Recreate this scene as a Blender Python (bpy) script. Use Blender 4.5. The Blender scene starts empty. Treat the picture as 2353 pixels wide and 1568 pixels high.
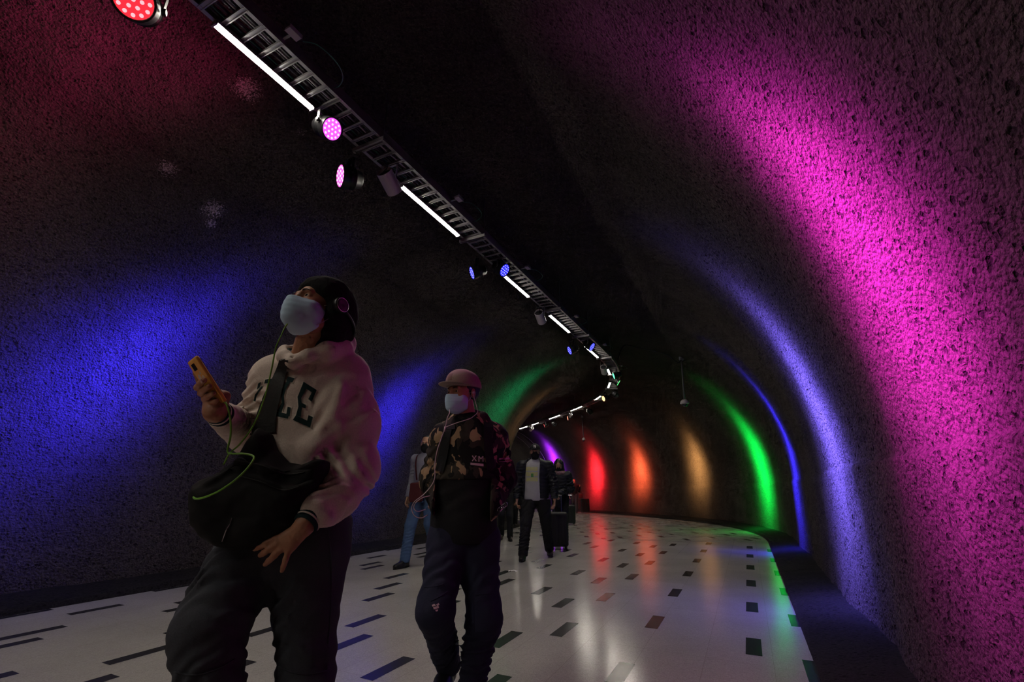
import bpy, math, random
import numpy as np
from mathutils import Vector, Matrix
from mathutils.bvhtree import BVHTree

# ------------------------------------------------------------------ camera, world, exposure
S = bpy.context.scene
COL = S.collection
H0 = 1.10                                   # eye height of the photographer, metres
PITCH = math.radians(17.81)
cd = bpy.data.cameras.new('camera')
cd.sensor_width = 36.0
cd.lens = 36.0 * 1046.0 / 2353.0
cd.clip_start = 0.05
cam = bpy.data.objects.new('camera', cd)
cam.location = (0, 0, H0)
cam.rotation_euler = (math.radians(90) + PITCH, 0, 0)
COL.objects.link(cam)
S.camera = cam
W = bpy.data.worlds.new('underground')
W.use_nodes = True
W.node_tree.nodes['Background'].inputs[0].default_value = (0.5, 0.45, 0.5, 1)
W.node_tree.nodes['Background'].inputs[1].default_value = 0.0
S.world = W
S.view_settings.view_transform = 'Standard'
S.view_settings.look = 'None'
S.view_settings.gamma = 1
S.view_settings.use_curve_mapping = False
S.view_settings.exposure = 0.0
S.cycles.max_bounces = 5
S.cycles.sample_clamp_indirect = 3.0
S.cycles.use_denoising = True
S.cycles.diffuse_bounces = 3
S.cycles.glossy_bounces = 3
S.cycles.use_adaptive_sampling = True
S.cycles.adaptive_threshold = 0.04
S.cycles.adaptive_min_samples = 12
S.cycles.caustics_reflective = False
S.cycles.caustics_refractive = False

STRIP_E = 118.0          # radiance of the white light battens
random.seed(4)
rng = np.random.default_rng(7)
V = lambda *a: np.array(a, float)


def at(px, py, Y):
    """world point at depth Y seen in direction (px,py) - used to take measurements off the photo"""
    m = 1046.0
    dx = px - 1176.5
    dy = m * math.cos(PITCH) + (py - 784) * math.sin(PITCH)
    dz = m * math.sin(PITCH) - (py - 784) * math.cos(PITCH)
    t = Y / dy
    return V(dx * t, Y, H0 + dz * t)


# ------------------------------------------------------------------ tunnel path
YAW = math.radians(26.19)
DS = 0.02


def _path():
    h = YAW
    out = []
    pos = V(-2.93 * math.cos(h), 2.93 * math.sin(h)) - 8.0 * V(math.sin(h), math.cos(h))
    s = -8.0
    while s < 46:
        out.append((pos[0], pos[1], h))
        pos = pos + V(math.sin(h), math.cos(h)) * DS
        if s > 11.5:
            h -= DS / 10.0 if YAW - h < math.radians(42) else DS / 60.0
        s += DS
    return np.array(out)


PATH = _path()


def fz(x, y):
    return -0.012 * np.maximum(0, x * 0.19 + y * 0.98 - 11.05)


def centre(s):
    i = (np.asarray(s, float) + 8.0) / DS
    k = np.arange(len(PATH))
    return np.interp(i, k, PATH[:, 0]), np.interp(i, k, PATH[:, 1]), np.interp(i, k, PATH[:, 2])


def tp(s, lat, z):
    """tunnel coordinates (distance along, offset to the right of the centre, height) -> world"""
    x, y, h = centre(s)
    X = x + lat * np.cos(h)
    Y = y - lat * np.sin(h)
    return V(X, Y, z + float(fz(X, Y)))


def tdir(s):
    h = float(centre(s)[2])
    return V(math.sin(h), math.cos(h), 0), V(math.cos(h), -math.sin(h), 0)


# ------------------------------------------------------------------ helpers
def link(name, verts, faces, mats, parent=None, smooth=False, mi=None):
    me = bpy.data.meshes.new(name)
    me.from_pydata([tuple(v) for v in verts] if not isinstance(verts, np.ndarray) else verts.tolist(),
                   [], faces.tolist() if isinstance(faces, np.ndarray) else faces)
    if not isinstance(mats, (list, tuple)):
        mats = [mats]
    for m in mats:
        me.materials.append(m)
    if mi is not None:
        me.polygons.foreach_set('material_index', mi)
    if smooth:
        me.polygons.foreach_set('use_smooth', [True] * len(me.polygons))
    me.update()
    o = bpy.data.objects.new(name, me)
    COL.objects.link(o)
    if parent is not None:
        o.parent = parent
        o.matrix_parent_inverse = Matrix.Translation(-Vector(parent.location))
    return o


def tag(o, label=None, cat=None, group=None, kind=None):
    if label: o['label'] = label
    if cat: o['category'] = cat
    if group: o['group'] = group
    if kind: o['kind'] = kind
    return o


def empty(name, loc, label, cat, group=None):
    o = bpy.data.objects.new(name, None)
    o.empty_display_size = 0.1
    o.location = tuple(float(c) for c in loc)
    COL.objects.link(o)
    return tag(o, label, cat, group)


class MB:
    """collects simple shapes into one mesh"""
    def __init__(s):
        s.v, s.f, s.m = [], [], []

    def add(s, v, f, mi=0):
        n = len(s.v)
        s.v += [tuple(map(float, p)) for p in v]
        s.f += [tuple(i + n for i in q) for q in f]
        s.m += [mi] * len(f)

    def box(s, c, ax, ay, az, mi=0):
        c = np.array(c, float)
        v = [c + i * np.array(ax) + j * np.array(ay) + k * np.array(az) for i in (-1, 1) for j in (-1, 1) for k in (-1, 1)]
        s.add(v, [(0, 1, 3, 2), (4, 6, 7, 5), (0, 4, 5, 1), (2, 3, 7, 6), (0, 2, 6, 4), (1, 5, 7, 3)], mi)

    def tube(s, pts, r, n=8, mi=0, cap=True):
        pts = [np.array(p, float) for p in pts]
        rs = r if hasattr(r, '__len__') else [r] * len(pts)
        rings = []
        up = None
        for i, p in enumerate(pts):
            t = pts[min(i + 1, len(pts) - 1)] - pts[max(i - 1, 0)]
            t /= (np.linalg.norm(t) + 1e-9)
            if up is None:
                a = V(0, 0, 1) if abs(t[2]) < .9 else V(1, 0, 0)
                up = np.cross(t, a)
            up = up - t * (up @ t)
            up /= (np.linalg.norm(up) + 1e-9)
            b = np.cross(t, up)
            rings.append([p + rs[i] * (math.cos(q) * up + math.sin(q) * b) for q in np.arange(n) * 2 * math.pi / n])
        v = [q for r_ in rings for q in r_]
        f = []
        for i in range(len(pts) - 1):
            for j in range(n):
                k = (j + 1) % n
                f.append((i * n + j, i * n + k, (i + 1) * n + k, (i + 1) * n + j))
        if cap:
            f.append(tuple(range(n))[::-1])
            f.append(tuple((len(pts) - 1) * n + j for j in range(n)))
        s.add(v, f, mi)

    def lathe(s, c, axis, prof, n=24, mi=0):
        """prof: list of (distance along axis, radius)"""
        axis = np.array(axis, float); axis /= np.linalg.norm(axis)
        a = V(0, 0, 1) if abs(axis[2]) < .9 else V(1, 0, 0)
        u = np.cross(axis, a); u /= np.linalg.norm(u)
        w = np.cross(axis, u)
        v = []
        for d, r in prof:
            for j in range(n):
                q = j * 2 * math.pi / n
                v.append(np.array(c) + axis * d + max(r, 1e-4) * (math.cos(q) * u + math.sin(q) * w))
        f = []
        for i in range(len(prof) - 1):
            for j in range(n):
                k = (j + 1) % n
                f.append((i * n + j, i * n + k, (i + 1) * n + k, (i + 1) * n + j))
        s.add(v, f, mi)

    def build(s, name, mats, parent=None, smooth=False):
        return link(name, s.v, s.f, mats, parent, smooth, s.m)


def smooth_path(pts, n=8):
    """Catmull-Rom through the points"""
    P = [np.array(p, float) for p in pts]
    P = [2 * P[0] - P[1]] + P + [2 * P[-1] - P[-2]]
    out = []
    for i in range(1, len(P) - 2):
        for k in range(n):
            t = k / n
            out.append(.5 * ((2 * P[i]) + (-P[i - 1] + P[i + 1]) * t + (2 * P[i - 1] - 5 * P[i] + 4 * P[i + 1] - P[i + 2]) * t * t
                             + (-P[i - 1] + 3 * P[i] - 3 * P[i + 1] + P[i + 2]) * t ** 3))
    out.append(P[-2])
    return out


def vnoise(P, seed=0):
    """smooth 3D value noise, -1..1"""
    i = np.floor(P).astype(np.int64)
    f = P - i
    f = f * f * (3 - 2 * f)

    def hsh(a, b, c):
        n = (a * 73856093) ^ (b * 19349663) ^ (c * 83492791) ^ (seed * 2654435)
        n = (n ^ (n >> 13)) * 1274126177
        n = n & 0x7fffffff
        n = (n ^ (n >> 15)) & 0xffff
        return n / 32767.5 - 1
    r = 0
    for dx in (0, 1):
        for dy in (0, 1):
            for dz in (0, 1):
                w = (f[..., 0] if dx else 1 - f[..., 0]) * (f[..., 1] if dy else 1 - f[..., 1]) * (f[..., 2] if dz else 1 - f[..., 2])
                r = r + w * hsh(i[..., 0] + dx, i[..., 1] + dy, i[..., 2] + dz)
    return r


# ------------------------------------------------------------------ materials
def mat(name, col, rough=.7, metal=0., spec=.5, emit=None, es=0., alpha=1., sheen=0.):
    m = bpy.data.materials.new(name)
    m.use_nodes = True
    b = m.node_tree.nodes['Principled BSDF']
    b.inputs['Base Color'].default_value = (*col, 1)
    b.inputs['Roughness'].default_value = rough
    b.inputs['Metallic'].default_value = metal
    b.inputs['Specular IOR Level'].default_value = spec
    if sheen: b.inputs['Sheen Weight'].default_value = sheen
    if emit:
        b.inputs['Emission Color'].default_value = (*emit, 1)
        b.inputs['Emission Strength'].default_value = es
    return m


def nodes(m):
    nt = m.node_tree
    return nt, nt.nodes['Principled BSDF'], nt.nodes.new, nt.links.new


def fabric(name, col, rough=.85, scale=220, bump=.25, var=.25, wr=18, sheen=.0, dist=.006):
    """woven cloth: fine weave bump, broad creases and slight mottling of the colour"""
    m = mat(name, col, rough, spec=.25, sheen=sheen)
    nt, b, N, L = nodes(m)
    tc = N('ShaderNodeTexCoord')
    n1 = N('ShaderNodeTexNoise'); n1.inputs['Scale'].default_value = scale; n1.inputs['Detail'].default_value = 2
    n2 = N('ShaderNodeTexNoise'); n2.inputs['Scale'].default_value = wr; n2.inputs['Detail'].default_value = 3; n2.inputs['Distortion'].default_value = .8
    L(tc.outputs['Object'], n1.inputs['Vector']); L(tc.outputs['Object'], n2.inputs['Vector'])
    ad = N('ShaderNodeMath'); ad.operation = 'MULTIPLY_ADD'; ad.inputs[1].default_value = .12
    L(n1.outputs['Fac'], ad.inputs[0]); L(n2.outputs['Fac'], ad.inputs[2])
    bp = N('ShaderNodeBump'); bp.inputs['Strength'].default_value = bump; bp.inputs['Distance'].default_value = dist
    L(ad.outputs[0], bp.inputs['Height']); L(bp.outputs[0], b.inputs['Normal'])
    mr = N('ShaderNodeMapRange'); mr.inputs['To Min'].default_value = 1 - var; mr.inputs['To Max'].default_value = 1 + var
    L(n1.outputs['Fac'], mr.inputs['Value'])
    mx = N('ShaderNodeMix'); mx.data_type = 'RGBA'; mx.blend_type = 'MULTIPLY'; mx.inputs['Factor'].default_value = 1
    mx.inputs['A'].default_value = (*col, 1); L(mr.outputs[0], mx.inputs['B']); L(mx.outputs['Result'], b.inputs['Base Color'])
    return m


def stucco(name, col, strength=.9, stains=(), soft=0.0):
    m = mat(name, col, .9, spec=.15)
    nt, b, N, L = nodes(m)
    tc = N('ShaderNodeTexCoord')

    def mth(op, a, b=None, c=None):
        n = N('ShaderNodeMath'); n.operation = op
        for i, q in enumerate((a, b, c)):
            if q is None: continue
            if isinstance(q, (int, float)): n.inputs[i].default_value = q
            else: L(q, n.inputs[i])
        return n.outputs[0]

    def noise(sc, det, rough=.5):
        n = N('ShaderNodeTexNoise'); n.inputs['Scale'].default_value = sc; n.inputs['Detail'].default_value = det; n.inputs['Roughness'].default_value = rough
        L(tc.outputs['Object'], n.inputs['Vector'])
        return n.outputs['Fac']

    def voro(sc):
        n = N('ShaderNodeTexVoronoi'); n.inputs['Scale'].default_value = sc
        wv = N('ShaderNodeTexNoise'); wv.inputs['Scale'].default_value = sc * 1.3; L(tc.outputs['Object'], wv.inputs['Vector'])
        ad = N('ShaderNodeVectorMath'); ad.operation = 'MULTIPLY_ADD'; ad.inputs[1].default_value = (.018, .018, .018)
        L(wv.outputs['Color'], ad.inputs[0]); L(tc.outputs['Object'], ad.inputs[2]); L(ad.outputs[0], n.inputs['Vector'])
        return n.outputs['Distance'], n.outputs['Color']
    g, _ = voro(48)                       # sprayed grains
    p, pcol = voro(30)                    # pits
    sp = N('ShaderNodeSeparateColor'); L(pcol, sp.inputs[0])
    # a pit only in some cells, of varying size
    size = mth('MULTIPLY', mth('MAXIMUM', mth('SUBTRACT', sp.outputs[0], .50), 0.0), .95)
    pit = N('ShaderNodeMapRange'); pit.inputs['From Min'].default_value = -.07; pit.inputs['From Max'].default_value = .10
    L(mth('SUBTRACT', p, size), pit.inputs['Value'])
    hgt = mth('ADD', mth('MULTIPLY', g, -.9), mth('MULTIPLY', noise(70, 4, .6), .9))
    hgt = mth('ADD', hgt, mth('MULTIPLY', pit.outputs[0], 1.1))
    bp = N('ShaderNodeBump'); bp.inputs['Strength'].default_value = strength; bp.inputs['Distance'].default_value = .02
    L(hgt, bp.inputs['Height']); L(bp.outputs[0], b.inputs['Normal'])
    # soot: broad mottling; shade of the pits painted into the colour, plus fine dark mottling
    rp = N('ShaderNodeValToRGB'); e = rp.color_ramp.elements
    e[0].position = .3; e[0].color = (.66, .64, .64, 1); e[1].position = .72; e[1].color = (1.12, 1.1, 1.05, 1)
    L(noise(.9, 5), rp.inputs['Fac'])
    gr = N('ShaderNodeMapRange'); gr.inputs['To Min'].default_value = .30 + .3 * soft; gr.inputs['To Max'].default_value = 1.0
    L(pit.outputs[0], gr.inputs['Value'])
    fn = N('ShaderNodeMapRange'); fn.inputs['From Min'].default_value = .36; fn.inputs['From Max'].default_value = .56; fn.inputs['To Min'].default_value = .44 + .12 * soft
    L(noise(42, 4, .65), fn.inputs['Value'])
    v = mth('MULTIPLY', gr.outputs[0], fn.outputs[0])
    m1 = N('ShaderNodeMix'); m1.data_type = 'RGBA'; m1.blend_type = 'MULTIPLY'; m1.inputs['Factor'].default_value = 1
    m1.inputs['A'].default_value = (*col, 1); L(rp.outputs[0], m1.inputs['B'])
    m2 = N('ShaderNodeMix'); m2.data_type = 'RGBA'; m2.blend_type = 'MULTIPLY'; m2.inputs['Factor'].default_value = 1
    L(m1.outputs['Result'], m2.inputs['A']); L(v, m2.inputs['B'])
    out = m2.outputs['Result']
    if stains:                             # pale mineral blooms at a few spots
        tot = 0.0
        for (x, y, z, rad) in stains:
            d = N('ShaderNodeVectorMath'); d.operation = 'DISTANCE'; d.inputs[1].default_value = (x, y, z); L(tc.outputs['Object'], d.inputs[0])
            q = mth('MAXIMUM', mth('SUBTRACT', 1.0, mth('DIVIDE', d.outputs['Value'], rad * .8)), 0.0)
            tot = mth('ADD', tot, q) if not isinstance(tot, float) else q
        k = mth('GREATER_THAN', mth('ADD', mth('MULTIPLY', tot, .22), noise(60, 5, .7)), .63)
        k = mth('MULTIPLY', k, mth('GREATER_THAN', tot, .01))
        m3 = N('ShaderNodeMix'); m3.data_type = 'RGBA'; m3.inputs['B'].default_value = (.42, .34, .35, 1)
        L(mth('MULTIPLY', k, .8), m3.inputs['Factor']); L(out, m3.inputs['A']); out = m3.outputs['Result']
    L(out, b.inputs['Base Color'])
    return m


def floor_mat():
    m = mat('terrazzo tile', (.47, .44, .42), .17, spec=.6)
    nt, b, N, L = nodes(m)
    tc = N('ShaderNodeTexCoord')
    sp = N('ShaderNodeTexVoronoi'); sp.inputs['Scale'].default_value = 170
    L(tc.outputs['Object'], sp.inputs['Vector'])
    r = N('ShaderNodeValToRGB'); e = r.color_ramp.elements
    e[0].position = 0; e[0].color = (.40, .375, .355, 1); e[1].position = 1; e[1].color = (.56, .53, .50, 1)
    L(sp.outputs['Color'], r.inputs['Fac'])
    # tile joints, run with the tunnel
    mp = N('ShaderNodeMapping'); mp.inputs['Rotation'].default_value = (0, 0, YAW)
    L(tc.outputs['Object'], mp.inputs['Vector'])
    br = N('ShaderNodeTexBrick'); br.offset = 0; br.inputs['Scale'].default_value = 1
    br.inputs['Brick Width'].default_value = .41; br.inputs['Row Height'].default_value = 1.27
    br.inputs['Mortar Size'].default_value = .0016; br.inputs['Mortar Smooth'].default_value = .3
    br.inputs['Color1'].default_value = (1, 1, 1, 1); br.inputs['Color2'].default_value = (.93, .93, .93, 1); br.inputs['Mortar'].default_value = (.72, .7, .7, 1)
    L(mp.outputs[0], br.inputs['Vector'])
    n3 = N('ShaderNodeTexNoise'); n3.inputs['Scale'].default_value = 1.3; n3.inputs['Detail'].default_value = 6
    L(tc.outputs['Object'], n3.inputs['Vector'])
    mr = N('ShaderNodeMapRange'); mr.inputs['To Min'].default_value = .78; mr.inputs['To Max'].default_value = 1.15
    L(n3.outputs['Fac'], mr.inputs['Value'])
    a = N('ShaderNodeMix'); a.data_type = 'RGBA'; a.blend_type = 'MULTIPLY'; a.inputs['Factor'].default_value = 1
    c = N('ShaderNodeMix'); c.data_type = 'RGBA'; c.blend_type = 'MULTIPLY'; c.inputs['Factor'].default_value = 1
    L(r.outputs[0], a.inputs['A']); L(br.outputs['Color'], a.inputs['B'])
    L(a.outputs['Result'], c.inputs['A']); L(mr.outputs[0], c.inputs['B']); L(c.outputs['Result'], b.inputs['Base Color'])
    m2 = N('ShaderNodeMapRange'); m2.inputs['To Min'].default_value = .12; m2.inputs['To Max'].default_value = .22
    L(n3.outputs['Fac'], m2.inputs['Value']); L(m2.outputs[0], b.inputs['Roughness'])
    nb = N('ShaderNodeTexNoise'); nb.inputs['Scale'].default_value = 9
    L(tc.outputs['Object'], nb.inputs['Vector'])
    bp = N('ShaderNodeBump'); bp.inputs['Strength'].default_value = .06; bp.inputs['Distance'].default_value = .01
    L(nb.outputs['Fac'], bp.inputs['Height']); L(bp.outputs[0], b.inputs['Normal'])
    return m


def camo_mat():
    m = mat('camouflage cloth', (.02, .02, .018), .85, spec=.2)
    nt, b, N, L = nodes(m)
    tc = N('ShaderNodeTexCoord')
    mp = N('ShaderNodeMapping'); mp.inputs['Scale'].default_value = (1, 1, .8); L(tc.outputs['Object'], mp.inputs['Vector'])

    def layer(sc, lo, off):
        mo = N('ShaderNodeVectorMath'); mo.operation = 'ADD'; mo.inputs[1].default_value = off; L(mp.outputs[0], mo.inputs[0])
        n = N('ShaderNodeTexNoise'); n.inputs['Scale'].default_value = sc; n.inputs['Detail'].default_value = 2; n.inputs['Distortion'].default_value = .6
        L(mo.outputs[0], n.inputs['Vector'])
        g = N('ShaderNodeMath'); g.operation = 'GREATER_THAN'; g.inputs[1].default_value = lo; L(n.outputs['Fac'], g.inputs[0])
        return g
    l1, l2 = layer(12, .50, (3, 1, 5)), layer(15, .575, (9, 4, 2))
    a = N('ShaderNodeMix'); a.data_type = 'RGBA'; a.inputs['A'].default_value = (.010, .010, .010, 1); a.inputs['B'].default_value = (.045, .038, .03, 1)
    L(l1.outputs[0], a.inputs['Factor'])
    c = N('ShaderNodeMix'); c.data_type = 'RGBA'; c.inputs['B'].default_value = (.36, .235, .14, 1)
    L(l2.outputs[0], c.inputs['Factor']); L(a.outputs['Result'], c.inputs['A']); L(c.outputs['Result'], b.inputs['Base Color'])
    n2 = N('ShaderNodeTexNoise'); n2.inputs['Scale'].default_value = 20; n2.inputs['Detail'].default_value = 3; L(tc.outputs['Object'], n2.inputs['Vector'])
    bp = N('ShaderNodeBump'); bp.inputs['Strength'].default_value = .4; bp.inputs['Distance'].default_value = .01
    L(n2.outputs['Fac'], bp.inputs['Height']); L(bp.outputs[0], b.inputs['Normal'])
    return m


def skin_mat(name, col):
    m = mat(name, col, .5, spec=.4)
    b = m.node_tree.nodes['Principled BSDF']
    b.inputs['Subsurface Weight'].default_value = .12
    b.inputs['Subsurface Radius'].default_value = (.01, .004, .002)
    nt, b, N, L = nodes(m)
    tc = N('ShaderNodeTexCoord'); n = N('ShaderNodeTexNoise'); n.inputs['Scale'].default_value = 130; n.inputs['Detail'].default_value = 3
    L(tc.outputs['Object'], n.inputs['Vector'])
    bp = N('ShaderNodeBump'); bp.inputs['Strength'].default_value = .2; bp.inputs['Distance'].default_value = .002
    L(n.outputs['Fac'], bp.inputs['Height']); L(bp.outputs[0], b.inputs['Normal'])
    return m


M = dict(
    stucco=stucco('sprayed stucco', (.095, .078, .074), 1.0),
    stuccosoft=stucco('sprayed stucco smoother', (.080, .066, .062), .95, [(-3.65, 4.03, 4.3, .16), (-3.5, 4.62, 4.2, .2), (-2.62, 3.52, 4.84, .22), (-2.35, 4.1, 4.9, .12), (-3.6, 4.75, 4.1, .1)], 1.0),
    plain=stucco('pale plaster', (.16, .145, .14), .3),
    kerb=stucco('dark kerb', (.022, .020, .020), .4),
    floor=floor_mat(),
    tile=mat('charcoal tile', (.035, .035, .038), .22, spec=.5),
    steel=mat('galvanised steel', (.36, .35, .36), .45, .7),
    black=mat('black metal', (.012, .012, .014), .38, .3),
    cable=mat('cable sheath', (.03, .03, .035), .5),
    greencable=mat('green cable sheath', (.03, .16, .1), .5),
    white=mat('white plastic', (.42, .38, .40), .5),
    polegrey=mat('painted pole', (.13, .13, .14), .4),
    grey=mat('grey plastic', (.3, .3, .32), .5),
    lens=mat('smoked dome', (.02, .02, .03), .08, spec=.9),
    strip=mat('lit diffuser', (.9, .9, .9), .5, emit=(1.0, .92, .79), es=STRIP_E),
    hoodie=fabric('oatmeal fleece', (.70, .585, .51), .9, 260, .35, .22, 14, .1, .012),
    green=fabric('dark green rib', (.008, .03, .032), .85),
    cream=fabric('cream twill', (.80, .72, .62), .85),
    beanie=fabric('black knit', (.009, .009, .010), .95, 120, .7, .3, 60),
    jeansdark=fabric('charcoal denim', (.050, .055, .068), .85, 400, .35, .3, 22),
    jeansink=fabric('indigo denim', (.022, .024, .050), .85, 400, .4, .3, 22),
    jeansblue=fabric('blue denim', (.07, .13, .25), .85, 300, .3, .3, 22),
    blackcloth=fabric('black cloth', (.012, .012, .014), .8, 200, .4, .2, 30),
    puffer=fabric('black nylon', (.013, .014, .019), .58, 80, .3, .1, 30),
    bag=fabric('black bag canvas', (.007, .007, .008), .8, 300, .4, .2, 16),
    webbing=fabric('black webbing', (.010, .010, .010), .6, 300, .3, .2, 30),
    greyknit=fabric('pale grey fleece', (.36, .36, .39), .9),
    greyjacket=fabric('grey jacket cloth', (.25, .25, .30), .8),
    maroon=fabric('maroon canvas', (.085, .018, .02), .7),
    mask=fabric('pleated mask blue', (.50, .69, .86), .8, 500, .15, .08, 12),
    maskblack=fabric('black mask cloth', (.010, .010, .012), .8),
    cap=fabric('beige cap cloth', (.31, .235, .195), .85),
    capblack=fabric('black cap cloth', (.012, .012, .014), .8),
    patch=fabric('brown leather patch', (.2, .13, .1), .6),
    skin=skin_mat('skin warm', (.42, .20, .115)),
    skinb=skin_mat('skin tan', (.42, .23, .15)),
    nail=mat('fingernail', (.62, .38, .32), .25),
    eye=mat('eye white', (.55, .52, .5), .2),
    iris=mat('iris', (.02, .012, .01), .15),
    hair=mat('black hair', (.012, .01, .009), .5),
    phone=mat('orange phone case', (.95, .47, .09), .42),
    phoneprint=mat('pale print on case', (.75, .62, .5), .5),
    lime=mat('lime cord', (.16, .42, .03), .4),
    earwire=mat('white cord', (.62, .5, .5), .4),
    leather=mat('black shoe leather', (.014, .013, .013), .35),
    sole=mat('rubber sole', (.02, .02, .02), .8),
    chrome=mat('silver trim', (.6, .58, .6), .2, .9),
    camo=camo_mat(),
    print=mat('pink tinted print', (.62, .42, .48), .6),
    yprint=mat('yellow green print', (.50, .50, .12), .7),
    gprint=mat('green print', (.06, .22, .05), .7),
    wprint=mat('white embroidery', (.75, .73, .7), .6),
    paper=mat('crumpled tissue', (.75, .73, .72), .7),
    scarf=fabric('checked scarf', (.22, .13, .14), .9, 60, .4, .6),
    case=mat('black luggage shell', (.010, .010, .011), .6),
    stain=mat('pale mineral stain', (.5, .42, .44), .9),
)


def led_mats(col):
    key = 'led%.2f%.2f%.2f' % col
    if key not in M:
        M[key] = (mat('lit face ' + key, tuple(c * .1 for c in col), .3, emit=col, es=1.6),
                  mat('lit diode ' + key, (.1, .1, .1), .3, emit=tuple(.10 + .90 * c for c in col), es=5))
    return M[key]


# ------------------------------------------------------------------ the tunnel shell
R0, ZC = 3.72, 1.25


def prof(a):
    """radius multiplier point of the vault: angle a (0 = right springing, 90 = crown) below 0 the wall drops to the kerb"""
    if a < 0 or a > 180:
        q = (-a if a < 0 else a - 180) / 20.0
        sg = 1 if a < 0 else -1
        return sg * (R0 - .02 - .06 * q * q), ZC - q * 1.16, V(sg, 0)
    r = math.radians(a)
    return R0 * math.cos(r), ZC + R0 * math.sin(r), V(math.cos(r), math.sin(r))


def shell(name, a0, a1, s0, s1, ds, da, m, amp=1.0):
    ss = np.arange(s0, s1 + 1e-6, ds)
    aa = np.arange(a0, a1 + 1e-6, da)
    pr = [prof(a) for a in aa]
    pl = np.array([p[0] for p in pr]); pz = np.array([p[1] for p in pr]); pn = np.array([p[2] for p in pr])
    x, y, h = centre(ss)
    # displacement evaluated in tunnel coordinates so that neighbouring pieces meet
    SS, LL = np.meshgrid(ss, pl, indexing='ij'); ZZ = np.broadcast_to(pz, SS.shape)
    Q = np.stack([SS, LL, ZZ], -1)
    d = .035 * vnoise(Q * .9, 1) + .016 * vnoise(Q * V(3.2, 1.3, 1.3), 2)
    if amp:
        d = d + amp * (.008 * vnoise(Q * 9, 3) + .006 * vnoise(Q * 22, 4))
        c = vnoise(Q * 17, 5)
        d = d + amp * .014 * np.clip(c - .45, 0, 1) * 1.5          # pits
    LL = LL + pn[None, :, 0] * d; ZZ = ZZ + pn[None, :, 1] * d
    X = x[:, None] + LL * np.cos(h)[:, None]; Y = y[:, None] - LL * np.sin(h)[:, None]
    Z = ZZ + fz(X, Y)
    verts = np.stack([X, Y, Z], -1).reshape(-1, 3)
    n, k = len(ss), len(aa)
    i, j = np.meshgrid(np.arange(n - 1), np.arange(k - 1), indexing='ij')
    b = (i * k + j).ravel()
    faces = np.stack([b, b + k, b + k + 1, b + 1], 1)
    return verts, faces


def shell_obj(name, parts, m, soft_from=9):
    vs, fs, mi_, n = [], [], [], 0
    for i, (v, f) in enumerate(parts):
        vs.append(v); fs.append(f + n); n += len(v); mi_ += [1 if i >= soft_from else 0] * len(f)
    o = link(name, np.concatenate(vs), np.concatenate(fs), m, smooth=True, mi=mi_)
    return tag(o, kind='structure')


def rows(a0, a1, fine):
    p = []
    p.append(shell('', a0, a1, -8, .1, .1, 1.0, None))
    p.append(shell('', a0, a1, 0, 6.12, fine, .4, None))
    p.append(shell('', a0, a1, 6, 12.1, .05, 1.0, None, 1.0))
    p.append(shell('', a0, a1, 12, 30.1, .1, 1.0, None, .8))
    return p


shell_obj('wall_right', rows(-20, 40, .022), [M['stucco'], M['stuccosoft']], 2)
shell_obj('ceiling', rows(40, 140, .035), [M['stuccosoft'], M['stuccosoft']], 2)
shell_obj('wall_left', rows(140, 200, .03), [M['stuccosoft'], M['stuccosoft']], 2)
tag(shell_obj('wall_far', [shell('', -20, 200, 30, 45.8, .3, 2.0, None, 0)], M['plain']), kind='structure')
mb = MB()
for s_ in (45.7,):
    t_, n_ = tdir(s_)
    mb.box(tp(s_, 0, 2.2), n_ * 4.2, t_ * .1, V(0, 0, 3.2))
tag(mb.build('wall_end', M['plain']), kind='structure')
mb = MB()
t_, n_ = tdir(-7.9)
mb.box(tp(-7.9, 0, 2.2), n_ * 4.2, t_ * .1, V(0, 0, 3.2))
tag(mb.build('wall_back', M['plain']), kind='structure')

# floor with its inlaid charcoal tiles (pattern of the one floor mesh)
HALF = 3.17
ss = np.arange(-7.8, 45.7, .25)
verts, faces, mi = [], [], []
for s_ in ss:
    for l_ in (-HALF, -1.5, 0, 1.5, HALF):
        verts.append(tp(s_, l_, 0))
for i in range(len(ss) - 1):
    for j in range(4):
        b = i * 5 + j
        faces.append((b, b + 1, b + 6, b + 5)); mi.append(0)


def tile(cx, cy, ux, uy, hw, hl):
    """a tile centred at world cx,cy with its long axis along (ux,uy)"""
    n = len(verts)
    for a, b_ in ((-1, -1), (1, -1), (1, 1), (-1, 1)):
        X = cx + a * hw * uy + b_ * hl * ux
        Y = cy - a * hw * ux + b_ * hl * uy
        verts.append(V(X, Y, float(fz(X, Y)) + .0012))
    faces.append((n, n + 1, n + 2, n + 3)); mi.append(1)


K = 1.10 / 1.16
c0, s0 = math.cos(YAW), math.sin(YAW)
PIT = 1.339 * K
cols = [(.215, 4.05), (-.12, 4.43), (-.91, 3.44), (-1.57, 4.21), (-1.90, 3.75), (-2.33, 2.86), (-2.96, 3.13), (-3.28, 3.66),
        (-3.83, 3.1), (-4.13, 2.27), (-4.48, 1.5), (-5.27, 1.9), (-5.53, 2.15), (-5.98, 2.78), (-6.42, 2.37)]
for lat, a in cols:
    k0 = -5
    hw, cl = .0515, lat * K
    if lat > .2: hw, cl = .034, .207
    if lat < -6.3: hw, cl = .04, -6.05
    for k in range(k0, 12):
        A = a * K + k * PIT
        X = cl * c0 + A * s0; Y = -cl * s0 + A * c0
        if X * .19 + Y * .98 > 10.95 or A < -4: continue
        tile(X, Y, s0, c0, hw, .205)
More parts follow.
